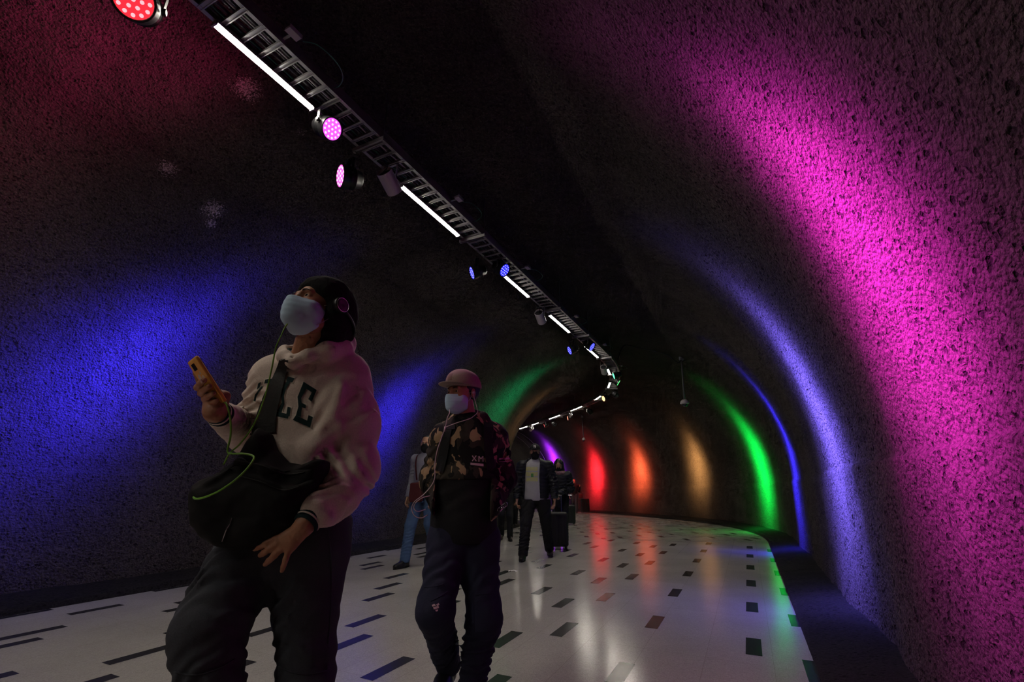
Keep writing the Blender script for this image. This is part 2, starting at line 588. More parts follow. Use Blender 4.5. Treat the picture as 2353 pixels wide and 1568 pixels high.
# beyond the joint the pattern turns with the passage
h2 = math.radians(3.9)
cols2 = [(2.06, 11.1), (3.07, 11.95), (3.52, 11.65), (3.87, 10.95), (4.64, 11.45), (5.55, 11.25), (1.75, 11.6), (1.1, 11.3), (.72, 11.9), (.05, 11.4),
         (-.4, 11.8), (-1.0, 11.2), (5.2, 10.9), (2.5, 11.4)]
for x0, y0 in cols2:
    for k in range(0, 8):
        Y = y0 + k * 1.29
        X = x0 + (Y - y0) * math.tan(h2)
        if X * .19 + Y * .98 < 11.2 or X * -.17 + Y * .98 > 17.2: continue
        # keep on the floor
        xs, ys, hs = PATH[::10, 0], PATH[::10, 1], PATH[::10, 2]
        i = int(np.argmin((xs - X) ** 2 + (ys - Y) ** 2))
        l = (X - xs[i]) * math.cos(hs[i]) - (Y - ys[i]) * math.sin(hs[i])
        if abs(l) > 3.05: continue
        tile(X, Y, math.sin(h2), math.cos(h2), .0515, .205)
for k in range(0, 17):
    for j, l in enumerate((-2.9, -2.2, -1.85, -1.2, -.55, -.2, .45, 1.1, 1.45, 2.1, 2.75)):
        s_ = 20.0 + k * 1.29 + (.37 * j * j) % 1.2
        p = tp(s_, l, 0); t_, n_ = tdir(s_)
        if p[0] * -.17 + p[1] * .98 < 17.4: continue
        tile(p[0], p[1], t_[0], t_[1], .0515, .205)
# joint strips where the tiling changes direction
for (xa, ya, xb, yb) in ((-3.6, 12.0, 5.35, 10.35),):
    u = V(xb - xa, yb - ya, 0); L_ = np.linalg.norm(u); u /= L_
    # dull threshold line, part of the floor pattern
    n = len(verts)
    w = V(-u[1], u[0], 0) * .035
    for q in (V(xa, ya, 0) - w, V(xb, yb, 0) - w, V(xb, yb, 0) + w, V(xa, ya, 0) + w):
        verts.append(V(q[0], q[1], float(fz(q[0], q[1])) + .0015))
    faces.append((n, n + 1, n + 2, n + 3)); mi.append(2)
M['joint'] = mat('worn joint', (.12, .115, .11), .6)
fl = link('floor', np.array(verts), faces, [M['floor'], M['tile'], M['joint']], mi=mi)
tag(fl, kind='structure')

# kerb along each wall
for nm, sg in (('baseboard_right', 1), ('baseboard_left', -1)):
    pr = [(3.17, -.02), (3.17, .055), (3.20, .065), (3.45, .10), (3.60, .11), (3.75, .12), (3.9, .12)]
    ss = np.concatenate([np.arange(-7.8, 12, .05), np.arange(12, 45.6, .2)])
    x, y, h = centre(ss)
    vs = []
    for l, z in pr:
        jit = .008 * vnoise(np.stack([ss * 6, ss * 0 + l * 9, ss * 0 + sg], -1), 9) if z > .04 else 0 * ss
        X = x + sg * (l + jit) * np.cos(h); Y = y - sg * (l + jit) * np.sin(h)
        vs.append(np.stack([X, Y, z + jit + fz(X, Y)], -1))
    vs = np.stack(vs, 1).reshape(-1, 3)
    k = len(pr)
    fs = [(i * k + j, i * k + j + 1, (i + 1) * k + j + 1, (i + 1) * k + j) for i in range(len(ss) - 1) for j in range(k - 1)]
    tag(link(nm, vs, fs, M['kerb'], smooth=True), kind='structure')

# ------------------------------------------------------------------ cable ladder and what hangs on it
TZ = 4.42
tray = empty('cable_tray', tp(0, 0, TZ), 'long grey steel cable ladder curving along the tunnel ceiling', 'cable tray')


def sweep(mb, s0, s1, lat, z, hw, hh, ds=.25, mi=0):
    ss = np.arange(s0, s1 + 1e-6, ds)
    v = []
    for s_ in ss:
        for a, b in ((-1, -1), (1, -1), (1, 1), (-1, 1)):
            v.append(tp(s_, lat + a * hw, z + b * hh))
    f = []
    for i in range(len(ss) - 1):
        for j in range(4):
            k = (j + 1) % 4
            f.append((i * 4 + j, i * 4 + k, (i + 1) * 4 + k, (i + 1) * 4 + j))
    f += [(0, 1, 2, 3), tuple(4 * (len(ss) - 1) + q for q in (3, 2, 1, 0))]
    mb.add(v, f, mi)


TW = .155
TC = -.035                                  # the ladder hangs a little left of the crown line
for sg in (-1, 1):
    mb = MB()
    sweep(mb, -7.5, 31, TC + sg * TW, TZ + .06, .004, .055)
    sweep(mb, -7.5, 31, TC + sg * (TW - .014), TZ + .009, .016, .003)
    sweep(mb, -7.5, 31, TC + sg * (TW - .014), TZ + .112, .016, .003)
    mb.build('side_rail', M['steel'], tray)
rest = MB()
for k in range(254):
    s_ = -7.4 + .15 * k
    t_, n_ = tdir(s_)
    mb = MB() if 54 <= k < 153 else rest
    c = tp(s_, TC, TZ + .012)
    mb.box(c, n_ * (TW - .005), t_ * .003, V(0, 0, .011))
    mb.box(c + t_ * .016, n_ * (TW - .005), t_ * .013, V(0, 0, .002))
    mb.box(c + t_ * .03, n_ * (TW - .005), t_ * .004, V(0, 0, .011))
    if mb is not rest:
        mb.build('rung', M['steel'], tray)
tag(rest.build('rung', M['steel'], tray), kind='stuff')
for lat, m_, r_ in ((-.14, 'cable', .012), (-.10, 'greencable', .006), (-.06, 'cable', .015), (-.015, 'cable', .011), (.02, 'grey', .008), (.055, 'cable', .013), (.09, 'greencable', .005)):
    mb = MB()
    pts = [tp(s_, lat + .012 * math.sin(s_ * 1.7 + lat * 40), TZ + .028 + r_) for s_ in np.arange(-7.4, 31, .3)]
    mb.tube(pts, r_, 6)
    mb.build('cable', M[m_], tray)

# trapeze hangers
places = {0.85: 'steel bracket under the ladder above the longest batten', 2.75: 'steel bracket bar just past the magenta lamp', 4.78: 'steel bracket bar just before the nearer blue lamp pair', 7.75: 'thin steel bracket under the ladder by the second drum speaker', 9.6: 'thin steel bracket just before the farther blue lamps', 11.6: 'small steel bracket just before the third drum speaker'}
for s_ in (.85, 2.75, 4.78, 7.75, 9.6, 11.6, 13.5, 15.5, 17.5, 19.6, 21.8, 24.2, 26.8):
    t_, n_ = tdir(s_)
    o = empty('tray_hanger', tp(s_, 0, TZ - .03), places.get(s_, 'tiny dark steel bracket under the cable ladder, beyond the green lamp'), 'bracket', 'trapeze brackets under the cable ladder')
    mb = MB()
    c = tp(s_, TC, TZ - .024)
    mb.box(c, n_ * .205, t_ * .02, V(0, 0, .002)); mb.box(c + t_ * .019, n_ * .205, t_ * .0015, V(0, 0, .02)); mb.box(c - t_ * .019, n_ * .205, t_ * .0015, V(0, 0, .02))
    mb.build('crossbar', M['steel'], o)
    for sg in (-1, 1):
        mb = MB()
        p = tp(s_, TC + sg * .19, TZ - .045)
        top = p.copy(); top[2] = tp(s_, TC + sg * .19, 5.0)[2]
        mb.tube([p, top], .005, 6)
        mb.lathe(p, (0, 0, 1), [(-.004, 0), (-.004, .014), (.008, .014), (.008, 0)], 6)
        mb.build('rod', M['steel'], o)

# light battens on the left side of the ladder
batt = [(-6.6, 1.2), (-4.4, 1.2), (-2.2, 1.2), (-.3, 1.0), (1.28, .88), (3.42, 1.19), (5.88, 1.08), (8.0, 1.17), (10.35, 1.1), (12.75, .7), (14.5, .8), (16.75, .7), (18.95, 1.15),
        (21.3, 1.25), (23.9, .85), (25.35, 1.05), (27.3, 1.0), (33, 1.2)]
blabels = {1.28: 'longest looking lit white batten, left of the magenta lamp', 3.42: 'lit white batten right below the nearest white drum',
           5.88: 'lit white batten starting at the nearer blue lamp pair', 8.0: 'lit white batten between second white drum and farther blue lamps',
           10.35: 'short lit white batten just past the farther blue lamps', 12.75: 'tiny lit batten behind the dark lamp before the green one',
           14.5: 'small slanted lit batten just below the green lamp', 16.75: 'very short lit batten at the inside of the bend',
           18.95: 'lit batten meeting the pale warm lamp beyond the bend', 21.3: 'lit batten between the two dark lamp pairs beyond the bend',
           23.9: 'short lit batten left of the red lamps', 25.35: 'second from last lit batten at the far end of the row', 27.3: 'last lit batten, above the far purple wall'}
for s_, L_ in batt:
    a, b = tp(s_, -.17, TZ - .012), tp(s_ + L_, -.17, TZ - .012)
    u = (b - a) / np.linalg.norm(b - a)
    n_ = np.cross(u, V(0, 0, 1)); n_ /= np.linalg.norm(n_)
    c = (a + b) / 2; hl = np.linalg.norm(b - a) / 2
    o = empty('light_batten', c, blabels.get(s_, 'lit white ceiling batten outside the view'), 'light', 'white light battens along the cable ladder')
    mb = MB(); mb.box(c + V(0, 0, .0), n_ * .032, u * hl, V(0, 0, .014)); 
    mb.box(c + u * (hl + .008) - V(0, 0, .012), n_ * .03, u * .007, V(0, 0, .02)); mb.box(c - u * (hl + .008) - V(0, 0, .012), n_ * .03, u * .007, V(0, 0, .02))
    mb.build('housing', M['steel'], o)
    mb = MB(); mb.box(c - V(0, 0, .018), n_ * .024, u * (hl - .004), V(0, 0, .002)); mb.build('diffuser', M['strip'], o)


def beam_profile(ld, sigma, tall):
    """bright oval core with a weak wide spill, as the lamp's lens gives it"""
    ld.use_nodes = True
    nt = ld.node_tree
    em = next(n for n in nt.nodes if n.type == 'EMISSION')
    N, L = nt.nodes.new, nt.links.new
    tc = N('ShaderNodeTexCoord'); sx = N('ShaderNodeSeparateXYZ'); L(tc.outputs['Normal'], sx.inputs[0])

    def mth(op, a, b=None):
        n = N('ShaderNodeMath'); n.operation = op
        for i, q in enumerate((a, b)):
            if q is None: continue
            if isinstance(q, (int, float)): n.inputs[i].default_value = q
            else: L(q, n.inputs[i])
        return n.outputs[0]
    t = math.tan(math.radians(sigma))
    x = mth('DIVIDE', mth('DIVIDE', sx.outputs[0], sx.outputs[2]), t)
    y = mth('DIVIDE', mth('DIVIDE', sx.outputs[1], sx.outputs[2]), t * tall)
    q = mth('ADD', mth('MULTIPLY', x, x), mth('MULTIPLY', y, y))
    core = mth('EXPONENT', mth('MULTIPLY', q, -1.0))
    spill = mth('MULTIPLY', mth('EXPONENT', mth('MULTIPLY', q, -.18)), .025)
    L(mth('ADD', core, spill), em.inputs['Strength'])


def stage_light(s_, lat, z, aim, col, label, watt=0, size=38, pos=None, ledcol=None, lit=True, r=.105, tall=1.5):
    p = tp(s_, lat, z) if pos is None else np.array(pos)
    aim = np.array(aim, float)
    d = aim - p; d /= np.linalg.norm(d)
    o = empty('stage_light', p, label, 'stage light', 'coloured stage lights on the cable ladder')
    mb = MB()
    mb.lathe(p, d, [(-.15, 0), (-.15, r * .55), (-.135, r * .72), (-.07, r * .8), (-.06, r * .97), (-.05, r * .8), (-.035, r * .97), (-.02, r * .82), (0, r), (.065, r), (.075, r * 1.04), (.085, r), (.072, r * .9)], 28)
    mb.build('housing', M['black'], o, True)
    lm = led_mats(ledcol or col)
    mb = MB(); mb.lathe(p, d, [(.071, r * .9), (.071, 0)], 28); fo = mb.build('face', lm[0] if lit else M['lens'], o)
    a = V(0, 0, 1) if abs(d[2]) < .9 else V(1, 0, 0)
    u = np.cross(d, a); u /= np.linalg.norm(u); w = np.cross(d, u)
    mb = MB()
    q = [(0, 0)] + [(.38 * math.cos(t), .38 * math.sin(t)) for t in np.arange(6) * math.pi / 3] + [(.72 * math.cos(t), .72 * math.sin(t)) for t in np.arange(12) * math.pi / 6]
    for x, y in q:
        mb.lathe(p + d * .0725 + (u * x + w * y) * r, d, [(0, r * .105), (.004, r * .09), (.006, 0)], 8)
    mb.build('diode_cluster', lm[1] if lit else M['lens'], fo)
    # yoke: a U bracket up to a clamp on the ladder rail
    up = V(0, 0, 1)
    side = np.cross(d, up); side /= np.linalg.norm(side)
    top = p.copy(); top[2] = tp(s_, lat, TZ - .03)[2]
    pts = [p + side * (r + .012), p + side * (r + .016) + up * max(.05, (top[2] - p[2]) * .75), top - side * 0 - up * .0]
    mb = MB()
    for sg in (-1, 1):
        hgt = max(.08, top[2] - p[2] - .02)
        mb.box(p + sg * side * (r + .012) + up * hgt * .5, side * .002, np.cross(side, up) * .014, up * hgt * .5)
        mb.lathe(p + sg * side * (r + .004), side * sg, [(0, .018), (.022, .018), (.022, 0)], 10)
    mb.box(p + up * max(.08, top[2] - p[2] - .02), side * (r + .014), np.cross(side, up) * .014, up * .002)
    mb.build('yoke', M['black'], o)
    mb = MB(); mb.box(p + up * (max(.08, top[2] - p[2] - .02) + .02), side * .03, np.cross(side, up) * .02, up * .022); mb.build('clamp', M['black'], o)
    if watt:
        ld = bpy.data.lights.new('beam', 'SPOT')
        ld.energy = watt; ld.color = col; ld.spot_size = math.radians(size); ld.spot_blend = .6; ld.shadow_soft_size = .05
        ld.spot_size = math.radians(min(150, size * 4.2))
        beam_profile(ld, size * .5 * .46, tall)
        lo = bpy.data.objects.new('beam', ld)
        COL.objects.link(lo)
        lo.parent = o
        q_ = Vector(-d).to_track_quat('Z', 'Y')
        lo.rotation_mode = 'QUATERNION'; lo.rotation_quaternion = q_
        lo.location = Vector(tuple(d * .10))
    return o


MAG, BLU, GRN, AMB, ORG, RED, VIO = (1., .03, .80), (.03, .02, 1.), (.0, 1., .08), (1., .52, .16), (1., .14, .05), (1., .02, .035), (.30, .02, 1.)


def wallpt(s_, a):
    l, z, n = prof(a)
    return tp(s_, l, z)


stage_light(.55, -.62, TZ - .16, V(-.6, -1.5, .9), RED, 'red stage light cut off by the top edge, upper left', 260, 60, pos=at(318, 8, 1.86))
stage_light(2.3, -.10, TZ - .16, wallpt(2.5, 13), MAG, 'magenta stage light facing the camera beside the longest batten', 20000, 26, ledcol=(.9, .08, .9), tall=1.6)
stage_light(2.85, -.40, TZ - .22, tp(2.85, -.40, TZ - .22) + V(-3, -2.5, -.9), (1., .03, .25), 'dark stage light with red and blue diodes, left of the nearest drum', 930, 90, ledcol=(.8, .1, .5), r=.125)
stage_light(5.35, -.30, TZ - .22, wallpt(2.5, 163), BLU, 'left lamp of the nearer blue pair', 23000, 27, ledcol=(.01, .01, 1.), tall=1.5)
stage_light(5.55, .02, TZ - .15, wallpt(5.35, 5), (.16, .12, 1.), 'right lamp of the nearer blue pair, touching the batten end', 33000, 28, ledcol=(.01, .01, 1.), tall=1.6)
stage_light(9.75, -.30, TZ - .26, wallpt(7.2, 163), BLU, 'left lamp of the farther blue pair with round glowing face', 17000, 27, ledcol=(.0, .0, 1.), tall=1.5)
stage_light(10.0, .05, TZ - .14, wallpt(9.7, 4), (.03, .02, 1.), 'right lamp of the farther blue pair seen edge on', 34100, 18, ledcol=(.0, .0, 1.), tall=2.6)
stage_light(12.9, .05, TZ - .2, wallpt(11.5, 148), (.0, .8, .25), 'dark stage light just before the green one, seen from behind', 2015, 44)
stage_light(13.7, .0, TZ - .2, wallpt(13.7, 6), GRN, 'green glowing stage light at the outside of the bend', 40300, 30, tall=1.5)
stage_light(15.6, .10, TZ - .22, wallpt(17.4, 10), AMB, 'stage light with pale face at the bend, below the green one', 14000, 26, tall=1.4)
stage_light(16.2, -.15, TZ - .22, wallpt(14.5, 150), AMB, 'black stage light at the inner side of the bend', 388, 50)
stage_light(18.8, .08, TZ - .26, wallpt(21.0, 10), ORG, 'stage light with pale face at the end of the far long batten', 42000, 25, tall=1.4)
stage_light(20.7, .0, TZ - .24, wallpt(21.5, 140), ORG, 'black stage light between the two far battens', 388, 50)
stage_light(22.7, .12, TZ - .24, wallpt(24.8, 10), RED, 'right lamp of the far red pair', 68000, 28, tall=1.4)
stage_light(23.2, -.1, TZ - .24, wallpt(24.5, 150), RED, 'left lamp of the far red pair', 465, 50)
stage_light(27.6, .1, TZ - .24, wallpt(28.7, 24), VIO, 'last stage light, over the far purple wall', 46500, 32, tall=1.6)

# drum speakers
for s_, lat, dz, r_, hh, lab in ((3.12, .03, .20, .085, .12, 'nearest and largest white drum speaker hanging by the ladder'),
                                (7.55, -.08, .22, .085, .13, 'white drum speaker between the two blue lamp pairs'),
                                (12.0, -.05, .24, .085, .13, 'white drum speaker just before the green lamp'),
                                (20.2, -.08, .2, .07, .08, 'pale drum speaker beside the dark lamps beyond the bend'),
                                (24.75, -.12, .24, .09, .11, 'far pinkish drum speaker between two short battens')):
    t_, n_ = tdir(s_)
    p = tp(s_, lat - .1, TZ - dz)
    ax = t_ * .90 - n_ * .12 + V(0, 0, -.42)
    ax /= np.linalg.norm(ax)
    o = empty('speaker', p, lab, 'speaker', 'white drum speakers under the cable ladder')
    mb = MB(); mb.lathe(p, ax, [(-hh + .035, r_ * .93), (-hh, r_ * .94), (-hh, r_), (hh, r_), (hh + .008, r_ * .97), (hh, r_ * .9), (hh - .01, 0)], 32); mb.build('drum', M['white'], o, False)
    mb = MB(); mb.lathe(p, ax, [(-hh + .03, 0), (-hh + .03, r_ * .93), (-hh + .034, r_ * .93), (-hh + .034, 0)], 24); mb.build('back_plate', M['black'], o)
    mb = MB()
    top = p.copy(); top[2] = tp(s_, lat, TZ)[2]
    b = p - ax * hh
    for sg in (-1, 1):
        mb.box((p + n_ * sg * (r_ + .004) + top + n_ * sg * (r_ + .004)) / 2, n_ * .002, t_ * .012, V(0, 0, (top[2] - p[2]) / 2))
    mb.box(top - V(0, 0, .01), n_ * (r_ + .006), t_ * .012, V(0, 0, .002))
    mb.build('bracket', M['grey'], o)
    mb = MB()
    mb.tube(smooth_path([b, b + V(.02, .03, .08), b - n_ * .06 + V(0, 0, .14), top + t_ * .1]), .006, 6)
    mb.build('lead', M['cable'], o)

# junction boxes with a loop of cable on the right-hand side of the ladder
for s_, lab in ((1.62, 'pale junction box right of the longest batten'), (4.0, 'small junction box with a thin loop, above the second batten'), (6.05, 'pale junction box with cable loop right of the blue pair'), (8.5, 'pale junction box with cable loop below the second drum'),
                (10.7, 'small junction box with loop beyond the farther blue lamps'), (12.8, 'small junction box with green loop before the green lamp')):
    t_, n_ = tdir(s_)
    p = tp(s_, .235, TZ + .05)
    o = empty('junction_box', p, lab, 'junction box', 'junction boxes along the cable ladder')
    mb = MB(); mb.box(p, n_ * .030, t_ * .052, V(0, 0, .011)); mb.box(p - V(0, 0, .012), n_ * .032, t_ * .054, V(0, 0, .0015)); mb.box(p + n_ * .033, t_ * .056, V(0, 0, .020), n_ * .0015); mb.build('box', M['white'], o)
    mb = MB(); mb.box(p - n_ * .075, n_ * .035, t_ * .01, V(0, 0, .004)); mb.build('arm', M['steel'], o)
    mb = MB()
    pts = [p + t_ * .08 + n_ * .01, p + t_ * .16 + n_ * .09, p + t_ * .32 + n_ * .12 - V(0, 0, .02), p + t_ * .46 + n_ * .05, p + t_ * .52 - n_ * .06, p + t_ * .50 - n_ * .16]
    mb.tube(smooth_path(pts), .0045, 6); mb.build('cable_loop', M['greencable'], o)

# rooftop conduit and dome cameras on drop poles
def dome(top, bot, lab, r_=.075):
    o = empty('dome_camera', top, lab, 'security camera', 'dome cameras on drop poles')
    top, bot = np.array(top), np.array(bot)
    mb = MB(); mb.tube([top, bot], .022, 14); mb.build('pole', M['polegrey'], o, True)
    mb = MB(); mb.box(top, V(.05, 0, 0), V(0, .05, 0), V(0, 0, .07)); mb.build('ceiling_plate', M['grey'], o)
    mb = MB(); mb.lathe(bot, (0, 0, -1), [(-.05, .02), (-.04, .05), (0, r_ * 1.3), (.04, r_ * 1.5), (.07, r_ * 1.5), (.085, r_ * 1.2), (.09, r_)], 24); mb.build('housing', M['white'], o, True)
    mb = MB(); mb.lathe(bot, (0, 0, -1), [(.085, r_ * .95), (.12, r_ * .85), (.15, r_ * .5), (.16, 0)], 24); mb.build('dome', M['lens'], o, True)
    return o


pt = wallpt(12.6, 60)
dome(pt + V(0, 0, .02), at(1573, 922, pt[1]), 'near dome camera on a long pole at the right of the bend')
pt2 = wallpt(22.5, 65)
dome(pt2, at(1341, 1008, pt2[1]), 'tiny far dome camera on a thin drop pole beyond the bend', .06)
mb = MB()
pts = [tp(12.2, .2, TZ + .05), wallpt(12.3, 84) - V(0, 0, .06), wallpt(12.4, 78) - V(0, 0, .07), wallpt(12.5, 70) - V(.0, 0, .07), wallpt(12.5, 66) - V(0, 0, .08), pt - V(.12, 0, .12), pt - V(.02, 0, .06)]
mb.tube(smooth_path(pts), .014, 8)
tag(mb.build('conduit', M['cable'], None, True), 'dark flexible conduit looping from cable ladder to the near dome camera', 'conduit')
for s_, lab in ((29.6, 'nearer thin conduit arching over the far end of the passage'), (30.5, 'farther thin conduit arching over the far end of the passage')):
    mb = MB()
    mb.tube([wallpt(s_, a) * 1.0 - V(0, 0, .0) + (tp(s_, 0, 1.2) - wallpt(s_, a)) * .025 for a in range(0, 181, 4)], .012, 6)
    tag(mb.build('conduit_hoop', M['white'], None, True), lab, 'conduit')

# scrap of tissue on the floor
mb = MB()
c = at(1178, 1309, 1); c = c * 0 + V(.012, 6.9, 0)
g = 7
vs = []
for i in range(g):
    for j in range(g):
        q = V(i / (g - 1) - .5, j / (g - 1) - .5, 0)
        vs.append(c + V(q[0] * .12 + .012 * math.sin(j * 3), q[1] * .07 + .01 * math.sin(i * 2.2), .004 + .018 * abs(math.sin(i * 1.9 + j * 2.7)) * (1 - abs(q[0]) * 1.6)))
fs = [(i * g + j, (i + 1) * g + j, (i + 1) * g + j + 1, i * g + j + 1) for i in range(g - 1) for j in range(g - 1)]
tag(link('crumpled_tissue', vs, fs, M['paper']), 'crumpled white tissue lying on the pale floor right of the camouflage jacket', 'litter')

# ================================================================== PEOPLE
# bodies and clothes are grown from distance fields (tapered limbs blended at the joints) and skinned by surface nets
class Field:
    def __init__(s, lo, hi, h):
        s.h = h
        s.lo = np.array(lo, float)
        n = np.ceil((np.array(hi, float) - s.lo) / h).astype(int) + 1
        s.n = n
        s.v = np.full(n, 1.0, np.float32)
        s.ax = [(s.lo[i] + h * np.arange(n[i])).astype(np.float32) for i in range(3)]

    def _box(s, lo, hi):
        a = np.clip(np.floor((np.array(lo) - s.lo) / s.h).astype(int), 0, s.n)
        b = np.clip(np.ceil((np.array(hi) - s.lo) / s.h).astype(int) + 1, 0, s.n)
        sl = tuple(slice(a[i], b[i]) for i in range(3))
        if any(b[i] <= a[i] for i in range(3)): return None, None
        P = np.stack(np.meshgrid(*[s.ax[i][sl[i]] for i in range(3)], indexing='ij'), -1)
        return sl, P

    def _mix(s, sl, d, k, sub=False):
        v = s.v[sl]
        if sub:
            d = -d
            hh = np.maximum(k - np.abs(v - d), 0) / max(k, 1e-6)
            s.v[sl] = np.maximum(v, d) + hh * hh * k * .25
        else:
            hh = np.maximum(k - np.abs(v - d), 0) / max(k, 1e-6)
            s.v[sl] = np.minimum(v, d) - hh * hh * k * .25

    def cap(s, a, b, ra, rb=None, k=.02, ax=None, fl=1.0, sub=False):
        """tapered capsule; fl<1 flattens it along the unit axis ax"""
        a, b = np.array(a, float), np.array(b, float)
        rb = ra if rb is None else rb
        m = max(ra, rb) + k + 2 * s.h
        sl, P = s._box(np.minimum(a, b) - m, np.maximum(a, b) + m)
        if sl is None: return s
        P = P - a
        ba = b - a
        if ax is not None:
            ax = np.array(ax, float)
            pr = (P @ ax)[..., None] * ax
            # keep the component that belongs to the segment itself
            L2 = ba @ ba + 1e-9
            t0 = np.clip((P @ ba) / L2, 0, 1)[..., None]
            off = ((P - t0 * ba) @ ax)[..., None] * ax
            P = P + off * (1 / fl - 1)
        L2 = ba @ ba + 1e-9
        t = np.clip((P @ ba) / L2, 0, 1)
        d = np.linalg.norm(P - t[..., None] * ba, axis=-1) - (ra + (rb - ra) * t)
        if ax is not None: d = d * (.5 + .5 * fl)
        s._mix(sl, d.astype(np.float32), k, sub)
        return s

    def ell(s, c, r, B, k=.01, sub=False):
        """ellipsoid with half axes r along the rows of B"""
        c = np.array(c, float); B = np.array(B, float); r = np.array(r, float)
        m = r.max() + k + 2 * s.h
        sl, P = s._box(c - m, c + m)
        if sl is None: return s
        q = (P - c) @ B.T
        k0 = np.linalg.norm(q / r, axis=-1); k1 = np.linalg.norm(q / (r * r), axis=-1) + 1e-9
        s._mix(sl, (k0 * (k0 - 1) / k1).astype(np.float32), k, sub)
        return s

    def box(s, c, hs, B, rnd=.02, k=.01, sub=False):
        c = np.array(c, float); B = np.array(B, float); hs = np.array(hs, float)
        m = np.linalg.norm(hs) + k + rnd + 2 * s.h
        sl, P = s._box(c - m, c + m)
        if sl is None: return s
        q = np.abs((P - c) @ B.T) - (hs - rnd)
        d = np.linalg.norm(np.maximum(q, 0), axis=-1) + np.minimum(q.max(-1), 0) - rnd
        s._mix(sl, d.astype(np.float32), k, sub)
        return s

    def prism(s, poly, c, U, Vv, Nn, th, rnd=.03, k=.01):
        """solid from a 2D outline (u,v) lying in the U,V plane through c, half thickness th, pillowed edges"""
        poly = np.array(poly, float)
        pts = np.array([c + U * p[0] + Vv * p[1] for p in poly])
        m = th + rnd + k + 2 * s.h
        sl, P = s._box(pts.min(0) - m, pts.max(0) + m)
        if sl is None: return s
        q = P - c
        x, y, z = q @ U, q @ Vv, q @ Nn
        d = np.full(x.shape, 1e9, np.float32); sg = np.ones(x.shape)
        n = len(poly)
        for i in range(n):
            a, b = poly[i], poly[i - 1]
            e = b - a
            wx, wy = x - a[0], y - a[1]
            t = np.clip((wx * e[0] + wy * e[1]) / (e @ e), 0, 1)
            d = np.minimum(d, (wx - e[0] * t) ** 2 + (wy - e[1] * t) ** 2)
            c1 = y >= a[1]; c2 = y < b[1]; c3 = e[0] * wy > e[1] * wx
            sg = np.where((c1 & c2 & c3) | (~c1 & ~c2 & ~c3), -sg, sg)
        d2 = sg * np.sqrt(d) + rnd
        dz = np.abs(z) - (th - rnd)
        dd = np.minimum(np.maximum(d2, dz), 0) + np.hypot(np.maximum(d2, 0), np.maximum(dz, 0)) - rnd
        s._mix(sl, dd.astype(np.float32), k)
        return s

    def cut(s, p, n):
        """remove everything on the side n of the plane through p"""
        P = sum(((s.ax[i] - p[i]) * n[i]).reshape([-1 if j == i else 1 for j in range(3)]) for i in range(3))
        s.v = np.maximum(s.v, P.astype(np.float32))
        return s

    def noise(s, amp, scale, seed=0, st=(1, 1, 1)):
        m = np.abs(s.v) < .06
        idx = np.nonzero(m)
        P = np.stack([s.ax[i][idx[i]] for i in range(3)], -1).astype(float)
        s.v[idx] += (amp * vnoise(P * scale * np.array(st), seed)).astype(np.float32)
        return s

    def folds(s, a, b, amp, wave, reach, tilt=.6, seed=0):
        """cloth rings around a limb from a to b"""
        a, b = np.array(a, float), np.array(b, float)
        sl, P = s._box(np.minimum(a, b) - reach, np.maximum(a, b) + reach)
        if sl is None: return s
        ba = b - a; L_ = np.linalg.norm(ba); u = ba / L_
        q = P - a
        t = q @ u
        side = np.cross(u, V(0.3, 1, .2)); side /= np.linalg.norm(side)
        ph = t + tilt * (q @ side) + .03 * vnoise(P.astype(float) * 14, seed)
        rad = np.linalg.norm(q - t[..., None] * u, axis=-1)
        w = np.clip(1 - np.abs(t / L_ - .5) * 1.7, 0, 1) * (rad < reach)
        s.v[sl] += (amp * w * np.sin(ph * 2 * math.pi / wave)).astype(np.float32)
        return s

    def mesh(s):
        v = s.v
        ins = v < 0
        n = s.n
        c = np.zeros(n - 1, np.int8)
        for d in np.ndindex(2, 2, 2):
            c += ins[d[0]:n[0] - 1 + d[0], d[1]:n[1] - 1 + d[1], d[2]:n[2] - 1 + d[2]]
        cell = np.argwhere((c > 0) & (c < 8))
        idm = np.full(n - 1, -1, np.int64)
        idm[tuple(cell.T)] = np.arange(len(cell))
        acc = np.zeros((len(cell), 3)); cnt = np.zeros(len(cell))
        cor = list(np.ndindex(2, 2, 2))
        for a in cor:
            for ax_ in range(3):
                if a[ax_]: continue
                b = list(a); b[ax_] = 1
                va = v[tuple((cell + a).T)]; vb = v[tuple((cell + b).T)]
                m = (va < 0) != (vb < 0)
                t = np.where(m, va / np.where(m, va - vb, 1), 0)
                p = np.tile(np.array(a, float), (len(cell), 1)); p[:, ax_] = t
                acc[m] += p[m]; cnt[m] += 1
        verts = s.lo + s.h * (cell + acc / cnt[:, None])
        faces = []
        for ax_ in range(3):
            o1, o2 = (ax_ + 1) % 3, (ax_ + 2) % 3
            sl0 = [slice(1, n[i] - 1) for i in range(3)]; sl1 = list(sl0)
            sl0[ax_] = slice(0, n[ax_] - 1); sl1[ax_] = slice(1, n[ax_])
            A, B = ins[tuple(sl0)], ins[tuple(sl1)]
            for flip, msk in ((False, A & ~B), (True, ~A & B)):
                e = np.argwhere(msk)
                if not len(e): continue
                off = np.ones(3, int); off[ax_] = 0
                e = e + off
                e1 = np.zeros(3, int); e1[o1] = 1
                e2 = np.zeros(3, int); e2[o2] = 1
                q = np.stack([idm[tuple((e - e1 - e2).T)], idm[tuple((e - e2).T)], idm[tuple(e.T)], idm[tuple((e - e1).T)]], 1)
                if flip: q = q[:, ::-1]
                faces.append(q)
        return verts, np.concatenate(faces)


def join(parts):
    vs, fs, n = [], [], 0
    for v, f in parts:
        vs.append(v); fs.append(f + n); n += len(v)
    return np.concatenate(vs), np.concatenate(fs)


def norm(v):
    v = np.array(v, float)
    return v / np.linalg.norm(v)


